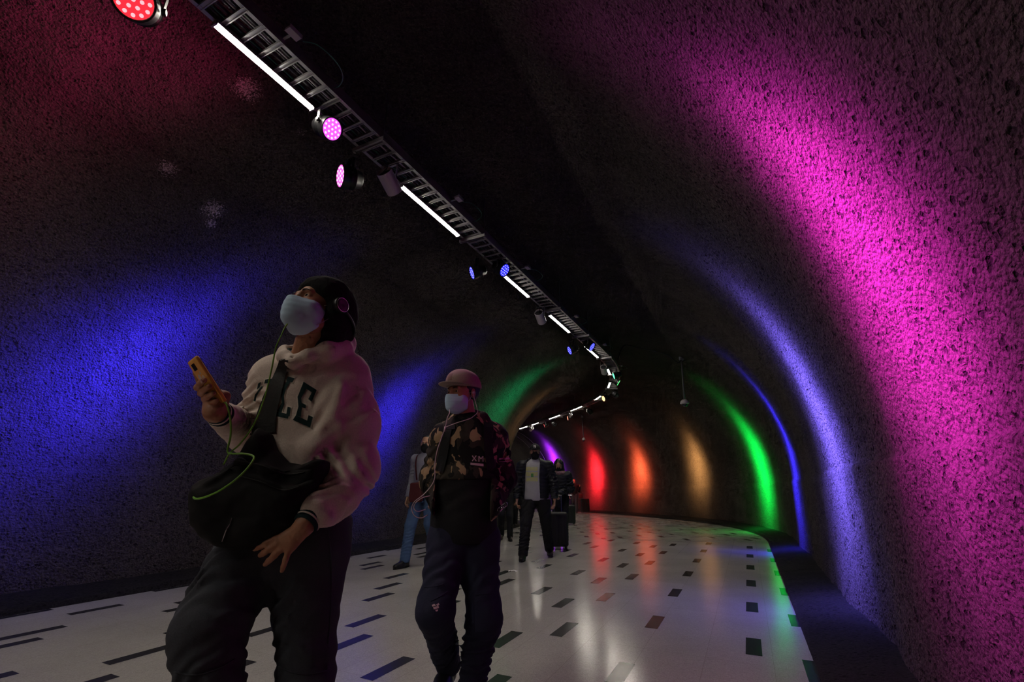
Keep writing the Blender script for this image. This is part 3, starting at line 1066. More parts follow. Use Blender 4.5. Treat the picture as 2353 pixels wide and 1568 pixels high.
def frame(fwd, up=(0, 0, 1)):
    f = norm(fwd); l = norm(np.cross(np.array(up, float), f)); u = np.cross(f, l)
    return np.array([f, l, u])           # forward, left, up


def head_field(c, B, h=.0035, sc=1.0, grow=0.0, ears=True):
    """B rows forward,left,up ; c = middle of the head"""
    def p(f, l, u): return c + sc * (B[0] * f + B[1] * l + B[2] * u)
    F = Field(c - .17 * sc, c + .17 * sc, h)
    F.ell(p(-.018, 0, .035), V(.097, .077, .085) * sc + grow, B)
    F.ell(p(.03, 0, -.025), V(.062, .062, .088) * sc + grow, B, .03)
    F.ell(p(.012, 0, -.075), V(.06, .055, .035) * sc + grow, B, .03)
    F.ell(p(.072, 0, -.100), V(.022, .026, .020) * sc + grow, B, .025)
    F.cap(p(.078, .034, .020), p(.088, .012, .016), .010 * sc, .009 * sc, .012)
    F.cap(p(.078, -.034, .020), p(.088, -.012, .016), .010 * sc, .009 * sc, .012)
    for sg in (-1, 1):
        F.ell(p(.095, .032 * sg, .000), V(.020, .018, .012) * sc, B, .010, True)
        F.ell(p(.0735, .031 * sg, .000), V(.0130, .0150, .0120) * sc, B, .004)
        F.ell(p(.088, .031 * sg, -.0005), V(.0085, .0125, .0044) * sc, B, .001, True)
        F.ell(p(.062, .040 * sg, -.032), V(.026, .022, .018) * sc, B, .02)
        if ears:
            F.ell(p(-.008, .081 * sg, -.008), V(.018, .007, .031) * sc, B, .008)
            F.ell(p(-.004, .089 * sg, -.004), V(.009, .005, .018) * sc, B, .004, True)
        F.ell(p(.100, .010 * sg, -.038), V(.010, .008, .007) * sc, B, .006)
    F.cap(p(.086, 0, .012), p(.108, 0, -.030), .007 * sc, .010 * sc, .012)
    F.ell(p(.094, 0, -.062), V(.010, .024, .007) * sc, B, .006)
    F.ell(p(.092, 0, -.074), V(.010, .020, .008) * sc, B, .006)
    return F, p


def fingers(F, bases, tips, bend, rad=.0088, k=.006, shrink=.82):
    """each finger: base -> knuckle bends -> tip; bend = offset of the middle joint"""
    for (b, t, r) in zip(bases, tips, (1.0, 1.05, 1.0, .88)[:len(bases)]):
        b, t = np.array(b, float), np.array(t, float)
        m1 = b + (t - b) * .45 + bend
        m2 = b + (t - b) * .77 + bend * .8
        rr = rad * r
        F.cap(b, m1, rr * 1.05, rr * .98, k); F.cap(m1, m2, rr * .98, rr * .88, .003); F.cap(m2, t, rr * .88, rr * .74, .003)


def simple_hand(wrist, d, palm_n, h=.004, sc=1.0, curl=.35, thumb=1):
    """relaxed hand: wrist point, direction of the fingers, palm normal, thumb on the +/- side"""
    d = norm(d); pn = norm(palm_n - d * (np.array(palm_n) @ d)); sd = np.cross(d, pn) * thumb
    F = Field(wrist - .22 * sc, wrist + .22 * sc, h)
    F.cap(wrist - d * .03 * sc, wrist + d * .01, .026 * sc, .025 * sc, .01, pn, .75)
    for i, o in enumerate((-.03, -.01, .01, .028)):
        F.cap(wrist + d * .012 * sc + sd * o * .55 * sc, wrist + sc * (d * .082 + sd * o), .014 * sc, .011 * sc, .012, pn, .85)
    for i, (o, ln) in enumerate(((.03, .072), (.010, .082), (-.010, .076), (-.029, .060))):
        b = wrist + sc * (d * .088 + sd * o)
        ang = curl * (1 + .15 * i)
        d1 = norm(d * math.cos(ang) + pn * math.sin(ang) + sd * o * 1.2); d2 = norm(d * math.cos(ang * 2.2) + pn * math.sin(ang * 2.2)); d3 = norm(d * math.cos(ang * 3) + pn * math.sin(ang * 3))
        j1 = b + d1 * ln * .45 * sc; j2 = j1 + d2 * ln * .32 * sc; j3 = j2 + d3 * ln * .25 * sc
        r = .0090 * sc * (1 - .05 * i)
        F.cap(b, j1, r * 1.05, r, .006); F.cap(j1, j2, r, r * .9, .003); F.cap(j2, j3, r * .9, r * .75, .003)
    tb = wrist + sc * (d * .025 + sd * .028); t1 = tb + norm(d * .6 + sd * .55 + pn * .35) * .042 * sc; t2 = t1 + norm(d * .9 + sd * .1 + pn * .4) * .034 * sc
    F.cap(tb, t1, .0135 * sc, .0115 * sc, .012); F.cap(t1, t2, .011 * sc, .009 * sc, .003)
    return F.mesh()


def shoe_mesh(heel, fwd, h=.006, sc=1.0, tall=.09):
    B = frame(fwd)
    def p(f, l, u): return heel + sc * (B[0] * f + B[1] * l + B[2] * u)
    F = Field(p(.1, 0, .05) - .24 * sc, p(.1, 0, .05) + .24 * sc, h)
    F.cap(p(.0, 0, .045), p(.09, 0, .045), .042 * sc, .045 * sc, .02)
    F.cap(p(.09, 0, .04), p(.20, .0, .030), .046 * sc, .034 * sc, .02, B[1], 1.15)
    F.cap(p(.0, 0, .05), p(.01, 0, tall + .03), .045 * sc, .045 * sc, .02)
    F.cut(p(0, 0, .012), -B[2])
    return F.mesh()


def sole_mesh(heel, fwd, sc=1.0):
    B = frame(fwd)
    mb = MB()
    out = []
    for i in range(28):
        t = i / 28 * 2 * math.pi
        f = .085 + .155 * math.cos(t); w = .047 * math.sin(t) * (1.0 if f > .05 else .85)
        out.append((f, w))
    v = [heel + sc * (B[0] * f + B[1] * w + B[2] * z) for z in (0, .02) for f, w in out]
    n = len(out)
    fs = [(i, (i + 1) % n, n + (i + 1) % n, n + i) for i in range(n)] + [tuple(range(n))[::-1], tuple(range(n, 2 * n))]
    return v, fs


class Surf:
    """surface to lay prints and straps on"""
    def __init__(s, v, f):
        s.t = BVHTree.FromPolygons([tuple(q) for q in v], [tuple(int(i) for i in q) for q in f])

    def hit(s, p, d, off):
        d = norm(d)
        r = s.t.ray_cast(Vector(tuple(np.array(p) - d * .6)), Vector(tuple(d)))
        if r[0] is None:
            r = s.t.find_nearest(Vector(tuple(p)))
            if r[0] is None: return np.array(p)
        return np.array(r[0]) - d * off

    def decal(s, name, rects, c, U, Vv, d, m, parent, off=.002, step=.006):
        """rects: quads in (u,v) metres, each draped on the surface along direction d"""
        vs, fs = [], []
        for q in rects:
            q = [np.array(a, float) for a in q]
            n1 = max(1, int(max(np.linalg.norm(q[1] - q[0]), np.linalg.norm(q[2] - q[3])) / step))
            n2 = max(1, int(max(np.linalg.norm(q[3] - q[0]), np.linalg.norm(q[2] - q[1])) / step))
            b = len(vs)
            for i in range(n1 + 1):
                for j in range(n2 + 1):
                    a, e = i / n1, j / n2
                    w = (q[0] * (1 - a) + q[1] * a) * (1 - e) + (q[3] * (1 - a) + q[2] * a) * e
                    vs.append(s.hit(c + U * w[0] + Vv * w[1], d, off))
            for i in range(n1):
                for j in range(n2):
                    k = b + i * (n2 + 1) + j
                    fs.append((k, k + n2 + 1, k + n2 + 2, k + 1))
        return link(name, vs, fs, m, parent)


def rect(x0, y0, x1, y1): return [(x0, y0), (x1, y0), (x1, y1), (x0, y1)]


def strokes(ch, x, y, w, h, t):
    """block letters from bars"""
    def bar(a, b):
        a, b = V(*a), V(*b); d = norm(b - a); n = V(-d[1], d[0]) * t / 2
        return [tuple(a - n), tuple(b - n), tuple(b + n), tuple(a + n)]
    L_, R_, B_, T_ = x, x + w, y, y + h
    mx, my = x + w / 2, y + h / 2
    G = {'X': [((L_, B_), (R_, T_)), ((L_, T_), (R_, B_))], 'M': [((L_, B_), (L_, T_)), ((R_, B_), (R_, T_)), ((L_, T_), (mx, my)), ((mx, my), (R_, T_))],
         'N': [((L_, B_), (L_, T_)), ((R_, B_), (R_, T_)), ((L_, T_), (R_, B_))], 'Y': [((L_, T_), (mx, my)), ((R_, T_), (mx, my)), ((mx, my), (mx, B_))],
         'A': [((L_, B_), (mx, T_)), ((mx, T_), (R_, B_)), ((L_ + w * .25, my - h * .1), (R_ - w * .25, my - h * .1))],
         'O': [((L_, B_), (L_, T_)), ((R_, B_), (R_, T_)), ((L_, T_), (R_, T_)), ((L_, B_), (R_, B_))],
         'L': [((L_, B_), (L_, T_)), ((L_, B_), (R_, B_))], 'E': [((L_, B_), (L_, T_)), ((L_, B_), (R_, B_)), ((L_, my), (R_, my)), ((L_, T_), (R_, T_))],
         'R': [((L_, B_), (L_, T_)), ((L_, T_), (R_, T_)), ((R_, T_), (R_, my)), ((L_, my), (R_, my)), ((mx, my), (R_, B_))],
         'S': [((R_, T_), (L_, T_)), ((L_, T_), (L_, my)), ((L_, my), (R_, my)), ((R_, my), (R_, B_)), ((R_, B_), (L_, B_))],
         'D': [((L_, B_), (L_, T_)), ((L_, T_), (R_, my)), ((R_, my), (L_, B_))]}
    return [bar(a, b) for a, b in G.get(ch, [])]


def ribbon(name, pts, width, wdirs, surf, d, m, parent, off=.004, th=.0025):
    """flat strap following points, draped on a surface"""
    P = smooth_path(pts, 6)
    n = len(P)
    ws = [width] * n if not hasattr(width, '__len__') else np.interp(np.linspace(0, len(width) - 1, n), range(len(width)), width)
    vs, fs = [], []
    for i, p in enumerate(P):
        w = norm(wdirs)
        t = norm(P[min(i + 1, n - 1)] - P[max(i - 1, 0)])
        w = norm(w - t * (w @ t))
        row = []
        for k in (-1, -.33, .33, 1):
            q = p + w * ws[i] * .5 * k
            if surf is not None: q = surf.hit(q, d, off)
            row.append(q)
        vs.append(row)
    R = np.array(vs)
    for _ in range(6):
        R[1:-1] = R[1:-1] * .5 + (R[2:] + R[:-2]) * .25
    nn = -norm(d)
    vs = []
    for row in R:
        vs += list(row) + [q + nn * th for q in row]
    for i in range(n - 1):
        a, b = i * 8, (i + 1) * 8
        for k in range(3):
            fs.append((a + k, a + k + 1, b + k + 1, b + k)); fs.append((a + 4 + k, b + 4 + k, b + 5 + k, a + 5 + k))
        fs.append((a, b, b + 4, a + 4)); fs.append((a + 3, a + 7, b + 7, b + 3))
    fs.append((0, 4, 5, 6, 7, 3, 2, 1)); e = (n - 1) * 8; fs.append((e, e + 1, e + 2, e + 3, e + 7, e + 6, e + 5, e + 4))
    return link(name, vs, fs, m, parent)


def cord(name, pts, r, m, label=None, cat=None, parent=None, n=6):
    mb = MB(); mb.tube(smooth_path(pts, 8), r, 8)
    o = mb.build(name, m, parent, True)
    return tag(o, label, cat)


def eyes(p, B, sc, parent):
    for sg in (-1, 1):
        c = p(.0735, .031 * sg, .000)
        mb = MB()
        mb.lathe(c, B[0], [(-.004 * sc, .0115 * sc), (0, .0118 * sc), (.0045 * sc, .0108 * sc), (.0085 * sc, .0080 * sc), (.0108 * sc, .0045 * sc), (.0118 * sc, 0.0)], 20)
        e = mb.build('eye', M['eye'], parent, True)
        mb = MB(); mb.lathe(c + B[0] * .0103 * sc, B[0], [(0, .0056 * sc), (.0012 * sc, .0050 * sc), (.0021 * sc, .002 * sc), (.0022 * sc, 0)], 14); mb.build('iris', M['iris'], e, True)
        mb = MB(); mb.tube(smooth_path([p(.0925, .013 * sg, .0155), p(.0965, .022 * sg, .0185), p(.0925, .033 * sg, .0205), p(.083, .045 * sg, .0165)], 4), [q * sc for q in np.interp(np.linspace(0, 1, 13), (0, .4, 1), (.0016, .0026, .0009))], 6); mb.build('eyebrow', M['hair'], parent, True)


def mask_mesh(p, B, sc, h=.003, cloth=False, seed=1):
    c = p(.055, 0, -.055)
    F = Field(c - .12 * sc, c + .12 * sc, h)
    if cloth:
        F.ell(p(.030, 0, -.066), V(.087, .068, .074) * sc, B)
        F.ell(p(.075, 0, -.035), V(.042, .035, .035) * sc, B, .03)
        F.cap(p(.0, .06, -.03), p(.07, .02, -.06), .02 * sc, .03 * sc, .02); F.cap(p(.0, -.06, -.03), p(.07, -.02, -.06), .02 * sc, .03 * sc, .02)
    else:
        # pleated sheet tented over nose and chin with a centre ridge
        F.ell(p(.048, 0, -.064), V(.060, .060, .061) * sc, B)
        F.ell(p(.040, 0, -.042), V(.054, .064, .040) * sc, B, .02)
        F.cap(p(.106, 0, -.028), p(.098, 0, -.090), .016 * sc, .015 * sc, .05)
        F.cap(p(.032, .052, -.052), p(.030, .050, -.090), .012 * sc, .012 * sc, .03); F.cap(p(.032, -.052, -.052), p(.030, -.050, -.090), .012 * sc, .012 * sc, .03)
        for sg in (-1, 1): F.cap(p(.084, .006 * sg, -.046), p(.060, .045 * sg, -.048), .027 * sc, .026 * sc, .02)
        F.cut(p(.11, 0, -.020), norm(B[2] + B[0] * .04))
    F.cut(p(.018, 0, 0), -B[0])
    # hollow it where the face is, and pleat
    q = sum(((F.ax[i] - c[i]) * B[2][i]).reshape([-1 if j == i else 1 for j in range(3)]) for i in range(3))
    if not cloth:
        F.v += (.0004 * np.sin(q * 2 * math.pi / .019)).astype(np.float32)
        F.noise(.0028, 24, seed)
    return F.mesh()


def build(name, vf, m, parent=None, smooth=True):
    return link(name, vf[0], vf[1], m, parent, smooth)


# ------------------------------------------------------------------ generic walker for the people farther back
def walker(base, fwd, ht, label, top, legs, shoes, hair=None, hat=None, mask=None, build_w=1.0, step=.18, arm_pose=None, coat=0.0, skin='skinb', h=.009, hood=None, head_turn=0, puffy=0.0, head_down=0.0, lead=1, open_front=None, leg_w=1.0, stance=.10):
    """base = floor point between the feet; returns the root and named landmarks"""
    base = np.array(base, float)
    B = frame(fwd)
    s = ht / 1.76
    def p(f, l, u): return base + s * (B[0] * f + B[1] * l + B[2] * u)
    root = empty('person', base, label, 'person')
    bw = build_w
    hip = {1: p(0, .09 * bw, .92), -1: p(0, -.09 * bw, .92)}
    ank = {lead: p(step, stance * lead * bw, .09), -lead: p(-step, -stance * lead * bw, .12)}
    knee = {q: (hip[q] + ank[q]) / 2 + s * (B[0] * (.045 if q == lead else .10)) + V(0, 0, .02) for q in (1, -1)}
    sh = {q: p(-.01, .185 * bw * q, 1.42) for q in (1, -1)}
    ap = arm_pose or {}
    elb = {q: ap.get(('e', q), p(-.03 + (.05 if q != lead else -.03), .25 * bw * q, 1.13)) for q in (1, -1)}
    wri = {q: ap.get(('w', q), p(.08 + (.06 if q != lead else -.03), .25 * bw * q, .88)) for q in (1, -1)}
    neck = p(0, 0, 1.50)
    # body: torso, arms, legs, neck in one skin, with head and hands grown onto it
    F = Field(base - V(.6, .6, .02) * s, base + V(.6, .6, 1.9) * s, h * 1.3)
    F.cap(p(0, 0, .98), p(0, 0, 1.32), .12 * s * bw, .15 * s * bw, .03, B[0], .62)
    F.cap(p(-.01, 0, 1.36), p(.012, 0, 1.60), .055 * s, .052 * s, .03)
    for q in (1, -1):
        F.cap(sh[q], elb[q], .045 * s, .036 * s, .03); F.cap(elb[q], wri[q], .036 * s, .025 * s, .02)
        F.cap(hip[q], knee[q], .075 * s, .05 * s, .03); F.cap(knee[q], ank[q], .05 * s, .035 * s, .02)
        F.cap(p(0, 0, 1.38), sh[q], .06 * s, .05 * s, .03)
    hd = norm(B[0] * math.cos(head_turn) + B[1] * math.sin(head_turn) - V(0, 0, 1) * head_down)
    HB = frame(hd)
    hc = p(.03, 0, 1.645) + B[0] * head_down * .06
    HF, hp = head_field(hc, HB, h * .5, s)
    parts = [F.mesh(), HF.mesh()]
    for q in (1, -1):
        dr = norm(wri[q] - elb[q])
        parts.append(simple_hand(wri[q], norm(dr * .8 + V(0, 0, -.3)), -B[1] * q, h * .45, s, .45, q * 1))
    body = build('body', join(parts), M[skin], root)
    eyes(hp, HB, s, root)
    # trousers
    G = Field(base - V(.6, .6, .0) * s, base + V(.6, .6, 1.12) * s, h)
    G.cap(p(0, .05, .95), p(0, -.05, .95), .13 * s * bw, .13 * s * bw, .04, B[0], .85)
    for q in (1, -1):
        G.cap(hip[q], knee[q], .105 * s * bw * leg_w ** .5, .078 * s * leg_w, .04); G.cap(knee[q], ank[q] + V(0, 0, .0), .078 * s * leg_w, .068 * s * leg_w, .03)
        G.folds(knee[q], ank[q], .006, .045, .12, .5, q); G.folds(hip[q], knee[q], .004, .07, .14, .8, q + 3)
        G.cut(ank[q] - V(0, 0, .03), V(0, 0, -1)) if q == lead else None
    if open_front: G.cut(p(0, 0, .885), B[2])
    build('trousers', G.mesh(), M[legs], root)
    for q in (1, -1):
        heel = ank[q] - B[0] * .03 * s; heel = heel.copy(); heel[2] = float(fz(heel[0], heel[1])) + (0 if q == lead else .02)
        so_ = build('shoe', shoe_mesh(heel, B[0] + B[1] * .1 * q, h * .8, s), M[shoes], root)
        v, f = sole_mesh(heel, B[0] + B[1] * .1 * q, s); link('sole', v, f, M['sole'], so_)
    # top
    T = Field(base + V(-.6, -.6, .5) * s, base + V(.6, .6, 1.66) * s, h)
    lowz = .90 - coat
    T.cap(p(0, 0, lowz + .08), p(.01, 0, 1.34), (.165 + (.022 if open_front else 0)) * s * bw, .185 * s * bw, .03, B[0], .72)
    for q in (1, -1):
        T.cap(p(0, 0, 1.40), sh[q], .075 * s, .078 * s, .05)
        T.cap(sh[q], elb[q], .076 * s + puffy, .064 * s + puffy, .03); T.cap(elb[q], wri[q], .064 * s + puffy, .046 * s + puffy * .6, .03)
        T.folds(sh[q], elb[q], .005 + puffy * .3, .055, .13, .3, q); T.folds(elb[q], wri[q], .005 + puffy * .3, .045, .11, .3, q + 7)
    if puffy: T.folds(p(0, 0, lowz), p(0, 0, 1.5), .007, .06, .4, 0, 2)
    T.noise(.006, 12, 3)
    T.cap(p(.0, 0, 1.46), p(.01, 0, 1.53), .085 * s, .07 * s, .02)
    T.cut(p(0, 0, lowz), -B[2]); T.cut(p(0, 0, 1.545), B[2])
    inner = None
    if open_front:
        T.prism([(-.135, -.50), (.045, -.50), (.035, .0), (.075, .25), (.06, .40), (-.09, .40), (-.11, .25), (-.12, .0)], p(.2, 0, 1.25), B[1], B[2], B[0], .16, .02, .01) if False else None
        q = Field(base + V(-.6, -.6, .5) * s, base + V(.6, .6, 1.66) * s, h)
        q.prism([(-.20, -.50), (.075, -.50), (.065, .0), (.08, .22), (.06, .40), (-.09, .40), (-.15, .22), (-.17, .0)], p(.2, 0, 1.25), B[1], B[2], B[0], .17, .01, .01)
        T.v = np.maximum(T.v, -q.v)
        I = Field(base + V(-.6, -.6, .5) * s, base + V(.6, .6, 1.66) * s, h)
        I.cap(p(0, 0, lowz + .06), p(.01, 0, 1.34), .166 * s * bw, .162 * s * bw, .03, B[0], .76)
        I.cap(p(.0, 0, 1.44), p(.015, 0, 1.55), .088 * s, .072 * s, .03); I.noise(.006, 12, 8)
        I.cap(p(.03, 0, 1.56), p(.04, 0, 1.66), .06 * s, .06 * s, .01, sub=True)
        I.cut(p(0, 0, lowz - .035), -B[2])
        iv = I.mesh(); build('hoodie', iv, M[open_front], root); inner = Surf(*iv)
    tv = T.mesh()
    build('jacket', tv, M[top], root)
    if mask:
        build('face_mask', mask_mesh(hp, HB, s, h * .45, True), M[mask], root)
    if hair:
        Hf = Field(hc - .2 * s, hc + .2 * s, h * .5)
        Hf.ell(hp(-.03, 0, .045), V(.098, .085, .085) * s, HB)
        if hair == 'long':
            for q in (1, -1): Hf.cap(hp(-.03, .07 * q, .03), hp(.01, .085 * q, -.15), .04 * s, .035 * s, .03)
            Hf.cap(hp(-.07, 0, .0), hp(-.06, 0, -.15), .07 * s, .05 * s, .03)
            Hf.ell(hp(.09, 0, -.055), V(.07, .050, .075) * s, HB, .01, True)
        else:
            Hf.cut(hp(.045, 0, .03), norm(HB[0] - HB[2] * .6)); Hf.cut(hp(0, 0, -.02), -HB[2])
        Hf.noise(.004, 60, 4)
        build('hair', Hf.mesh(), M['hair'], root)
    if hat: make_cap(hp, HB, s, root, M[hat], h * .45)
    return root, dict(p=p, B=B, s=s, hp=hp, HB=HB, sh=sh, elb=elb, wri=wri, top=tv, neck=neck, ank=ank, inner=inner)


def make_cap(hp, HB, s, root, m, h=.004, brim=None):
    C = Field(hp(0, 0, .05) - .2 * s, hp(0, 0, .05) + .2 * s, h)
    C.ell(hp(-.016, 0, .048), V(.112, .092, .092) * s, HB)
    C.cut(hp(0, 0, .035), norm(-HB[2] - HB[0] * .12))
    o = build('cap', C.mesh(), m, root)
    root = o
    # curved brim
    vs, fs = [], []
    nr, na = 7, 17
    for k in (0, 1):
        for i in range(nr):
            r = i / (nr - 1)
            for j in range(na):
                a = (j / (na - 1) - .5) * math.pi * .94
                f0, l0 = .088 * math.cos(a), .088 * math.sin(a)
                f1, l1 = f0 + .068 * math.cos(a) ** .6, l0 * 1.02
                f, l = f0 + (f1 - f0) * r, l0 + (l1 - l0) * r
                vs.append(hp(f, l, .048 - .010 * r - 2.2 * l * l - k * .003))
    n = nr * na
    for k in (0, 1):
        for i in range(nr - 1):
            for j in range(na - 1):
                b = k * n + i * na + j
                q = (b, b + 1, b + na + 1, b + na)
                fs.append(q if k else q[::-1])
    for j in range(na - 1):
        b = (nr - 1) * na + j
        fs.append((b, b + 1, b + n + 1, b + n))
    link('brim', vs, fs, brim or m, root, True)
    mb = MB(); mb.lathe(hp(-.016, 0, .138), HB[2], [(0, .008 * s), (.004, .006 * s), (.006, 0)], 12); mb.build('button', m, root)
    for a in (0, math.pi / 3, -math.pi / 3):       # crown seams
        mb = MB()
        pts = []
        for t in np.linspace(-1.35, 1.35, 17):
            f = .1135 * math.sin(t); u = .0935 * math.cos(t)
            pts.append(hp(-.016 + f * math.cos(a), f * math.sin(a) * .83, .048 + u))
        mb.tube(pts, .0012, 5); mb.build('seam', m, root)
    return o


# ------------------------------------------------------------------ man in the oatmeal hoodie, nearest the camera
TF = norm((-.16, -.98, 0)); TB = frame(TF)
man = empty('person', (-.72, 1.62, 0), 'person in pale lettered hoodie and black beanie holding up an orange phone', 'person')
chest, belly, hips = at(708, 930, 1.60), at(682, 1085, 1.57), at(660, 1245, 1.57)
shR, shL = at(632, 874, 1.58), at(792, 868, 1.62)          # image left / image right
elR, wrR = at(572, 998, 1.62), at(508, 954, 1.38)
elL, wrL = at(812, 1075, 1.58), at(716, 1188, 1.42)
hipR, hipL = at(575, 1285, 1.55), at(712, 1290, 1.60)
knR, knL = at(486, 1650, 1.44), at(702, 1640, 1.54)
anR, anL = V(-.80, 1.86, .12), V(-.64, 1.60, .09)
hc = at(733, 715, 1.50)
HB = frame(norm((-.47, -.85, .27)))
HB = np.array([HB[0], HB[1] * math.cos(.08) + HB[2] * math.sin(.08), HB[2] * math.cos(.08) - HB[1] * math.sin(.08)])
HS = .99
nb = at(708, 830, 1.56)

F = Field((-1.2, 1.2, .0), (-.3, 2.1, 1.66), .011)
F.cap(hips, belly, .13, .13, .03, TF, .7); F.cap(belly, chest, .13, .15, .03, TF, .7)
for a, b, c in ((shR, elR, wrR), (shL, elL, wrL)):
    F.cap(chest + V(0, 0, .1), a, .07, .05, .03); F.cap(a, b, .045, .038, .02); F.cap(b, c, .038, .027, .02)
th1 = at(478, 1450, 1.47)
F.cap(hipR, th1, .06, .06, .02); F.cap(th1, knR, .06, .045, .02); F.cap(knR, anR, .045, .035, .02); F.cap(hipL, knL, .06, .05, .02); F.cap(knL, anL, .05, .035, .02)
Nk = Field(nb - .17, nb + V(.17, .17, .24), .005)
Nk.cap(nb - V(0, -.01, .05), hc + HB[0] * -.01 - HB[2] * .06, .062, .056, .03)
Nk.cap(nb + V(-.02, -.045, .0), hc + HB[0] * .03 + HB[1] * .02 - HB[2] * .08, .012, .012, .03)
Hf, hp = head_field(hc, HB, .0026, HS)
# image-right hand: back of the hand to the camera, four fingers spread down and to the left
HY = 1.385
G = Field(at(650, 1250, HY) - .15, at(650, 1250, HY) + .15, .0026)
w0 = at(700, 1205, HY + .01)
vn = norm(at(650, 1250, HY) - V(0, 0, H0))
G.cap(wrL, w0, .030, .027, .01)
for kx, ky in ((640, 1240), (650, 1250), (660, 1256), (670, 1258)):
    G.cap(at(700, 1210, HY + .005), at(kx, ky, HY), .0185, .0125, .014, vn, .8)
fingers(G, [at(632, 1240, HY), at(636, 1252, HY - .004), at(646, 1262, HY - .004), at(664, 1264, HY)],
        [at(586, 1262, HY + .012), at(599, 1276, HY + .012), at(610, 1297, HY + .014), at(648, 1312, HY + .012)], vn * -.008, .0092)
tb = at(672, 1222, HY + .022); tm = at(640, 1228, HY + .035)
G.cap(tb, tm, .014, .0115, .012); G.cap(tm, at(618, 1240, HY + .045), .011, .009, .004)
G.noise(.0006, 160, 5)
# phone hand: palm at the left of the phone, fingers wrap across its back
PY = 1.30
pc = at(474, 872, PY)
PU = norm((-.0655, -.058, .112))         # long axis, up
PW = norm((.0535, -.048, .0077)); PW = norm(PW - PU * (PW @ PU))
PN = np.cross(PU, PW)
if PN[1] > 0: PN = -PN                                   # out of the back of the phone, to the camera
pc = at(476, 877, PY)
PL, PWd = .076, .036
Q = Field(pc + V(-.12, -.12, -.20), pc + V(.16, .15, .14), .0026)
def ph(u, w, n): return pc + PU * u + PW * w + PN * n
Q.cap(wrR, at(494, 944, 1.35), .029, .028, .01); Q.cap(at(494, 944, 1.35), ph(-.045, -PWd - .004, -.012), .026, .024, .02)
for u_ in (-.012, -.030, -.048, -.064):
    Q.cap(at(496, 950, 1.33), ph(u_, -PWd - .012, -.006), .020, .0125, .014)
Q.cap(at(492, 945, 1.33), ph(-.06, -.01, -.02), .024, .018, .02)
for i, (u0, u1, w1) in enumerate(((-.006, .004, .030), (-.026, -.018, .036), (-.046, -.040, .034), (-.066, -.062, .026))):
    b = ph(u0, -PWd - .013, .002); m1 = ph(u0 + .004, -PWd + .006, .019); m2 = ph((u0 + u1) / 2 + .003, .006, .0205); t_ = ph(u1, w1, .0165)
    r_ = (.0098, .0100, .0095, .0085)[i]
    Q.cap(b, m1, r_ * 1.08, r_, .005); Q.cap(m1, m2, r_, r_ * .92, .003); Q.cap(m2, t_, r_ * .92, r_ * .78, .003)
Q.cap(ph(-.03, -PWd - .02, -.012), ph(.012, -PWd - .014, -.006), .0145, .0125, .012); Q.cap(ph(.012, -PWd - .014, -.006), ph(.040, -PWd - .004, -.004), .0122, .0095, .004)
Q.noise(.0006, 160, 6)
body = build('body', join([F.mesh(), Nk.mesh(), Hf.mesh(), G.mesh(), Q.mesh()]), M['skin'], man)
eyes(hp, HB, HS, man)
mb = MB(); nt_ = ph(.004, .034, .0255); mb.box(nt_, PW * .0055, PU * .0055, PN * .0012); tag(mb.build('fingernail', M['nail'], man), 'pale fingernail catching the light')

# hoodie
T = Field((-1.18, 1.22, .96), (-.28, 1.95, 1.66), .0052)
T.cap(belly - V(0, 0, .10), belly, .150, .165, .04, TF, .80); T.cap(belly, chest, .170, .178, .05, TF, .76)
T.cap(chest + V(0, 0, .04), chest + V(0, .0, .12), .15, .12, .06, TF, .7)
T.cap(chest + V(0, 0, .12), shR, .085, .075, .05); T.cap(chest + V(0, 0, .12), shL, .085, .082, .05)
T.cap(shR, elR, .076, .064, .035); T.cap(elR, wrR + (elR - wrR) * .12, .064, .044, .03)
mid = (shL + elL) / 2 + V(.006, 0, -.01)
T.cap(shL, mid, .086, .090, .04); T.cap(mid, elL, .090, .082, .04)
fm = (elL + wrL) / 2 + V(.012, 0, -.014)
T.cap(elL, fm, .080, .066, .035); T.cap(fm, wrL + (elL - wrL) * .10, .066, .043, .03)
T.cap(at(722, 1165, 1.42), at(742, 1185, 1.43), .030, .034, .03)
T.folds(fm, wrL, .007, .040, .13, .9, 1); T.folds(shL, elL, .006, .085, .15, 1.2, 2); T.folds(elL, fm, .007, .05, .13, -.8, 3)
T.folds(shR, elR, .007, .05, .12, 1.0, 4); T.folds(elR, wrR, .004, .04, .1, .4, 5)
# drag folds over the chest
for a, b, r_ in ((at(782, 890, 1.485), at(752, 975, 1.475), .008), (at(770, 985, 1.478), at(715, 1030, 1.452), .005)):
    T.cap(a, b, r_, r_ * .4, .06)
for a, b in ((at(768, 880, 1.455), at(745, 960, 1.43)), (at(765, 985, 1.45), at(705, 1022, 1.42))):
    T.cap(a, b, .004, .002, .04, sub=True)
T.noise(.006, 9, 11); T.noise(.0025, 26, 12)
# hood lying round the neck
loop = [at(674, 832, 1.455), at(708, 818, 1.46), at(752, 806, 1.49), at(786, 802, 1.58), at(784, 794, 1.68), at(740, 802, 1.72), at(690, 808, 1.66), at(656, 808, 1.55), at(653, 820, 1.48), at(674, 832, 1.455)]
for i in range(len(loop) - 1):
    r_ = .020 + .014 * (2 <= i <= 5)
    T.cap(loop[i], loop[i + 1], r_, r_, .02)
T.cap(at(790, 790, 1.64), at(775, 820, 1.72), .045, .05, .03)
T.cap(nb + V(0, 0, .0), nb + V(-.01, -.01, .12), .066, .070, .012, sub=True)
T.cap(at(668, 800, 1.40), at(672, 822, 1.44), .010, .004, .01, sub=True)
T.cut(belly - V(0, 0, .16), V(0, 0, -1))
hv = T.mesh()
build('hoodie', hv, M['hoodie'], man)
hs = Surf(*hv)
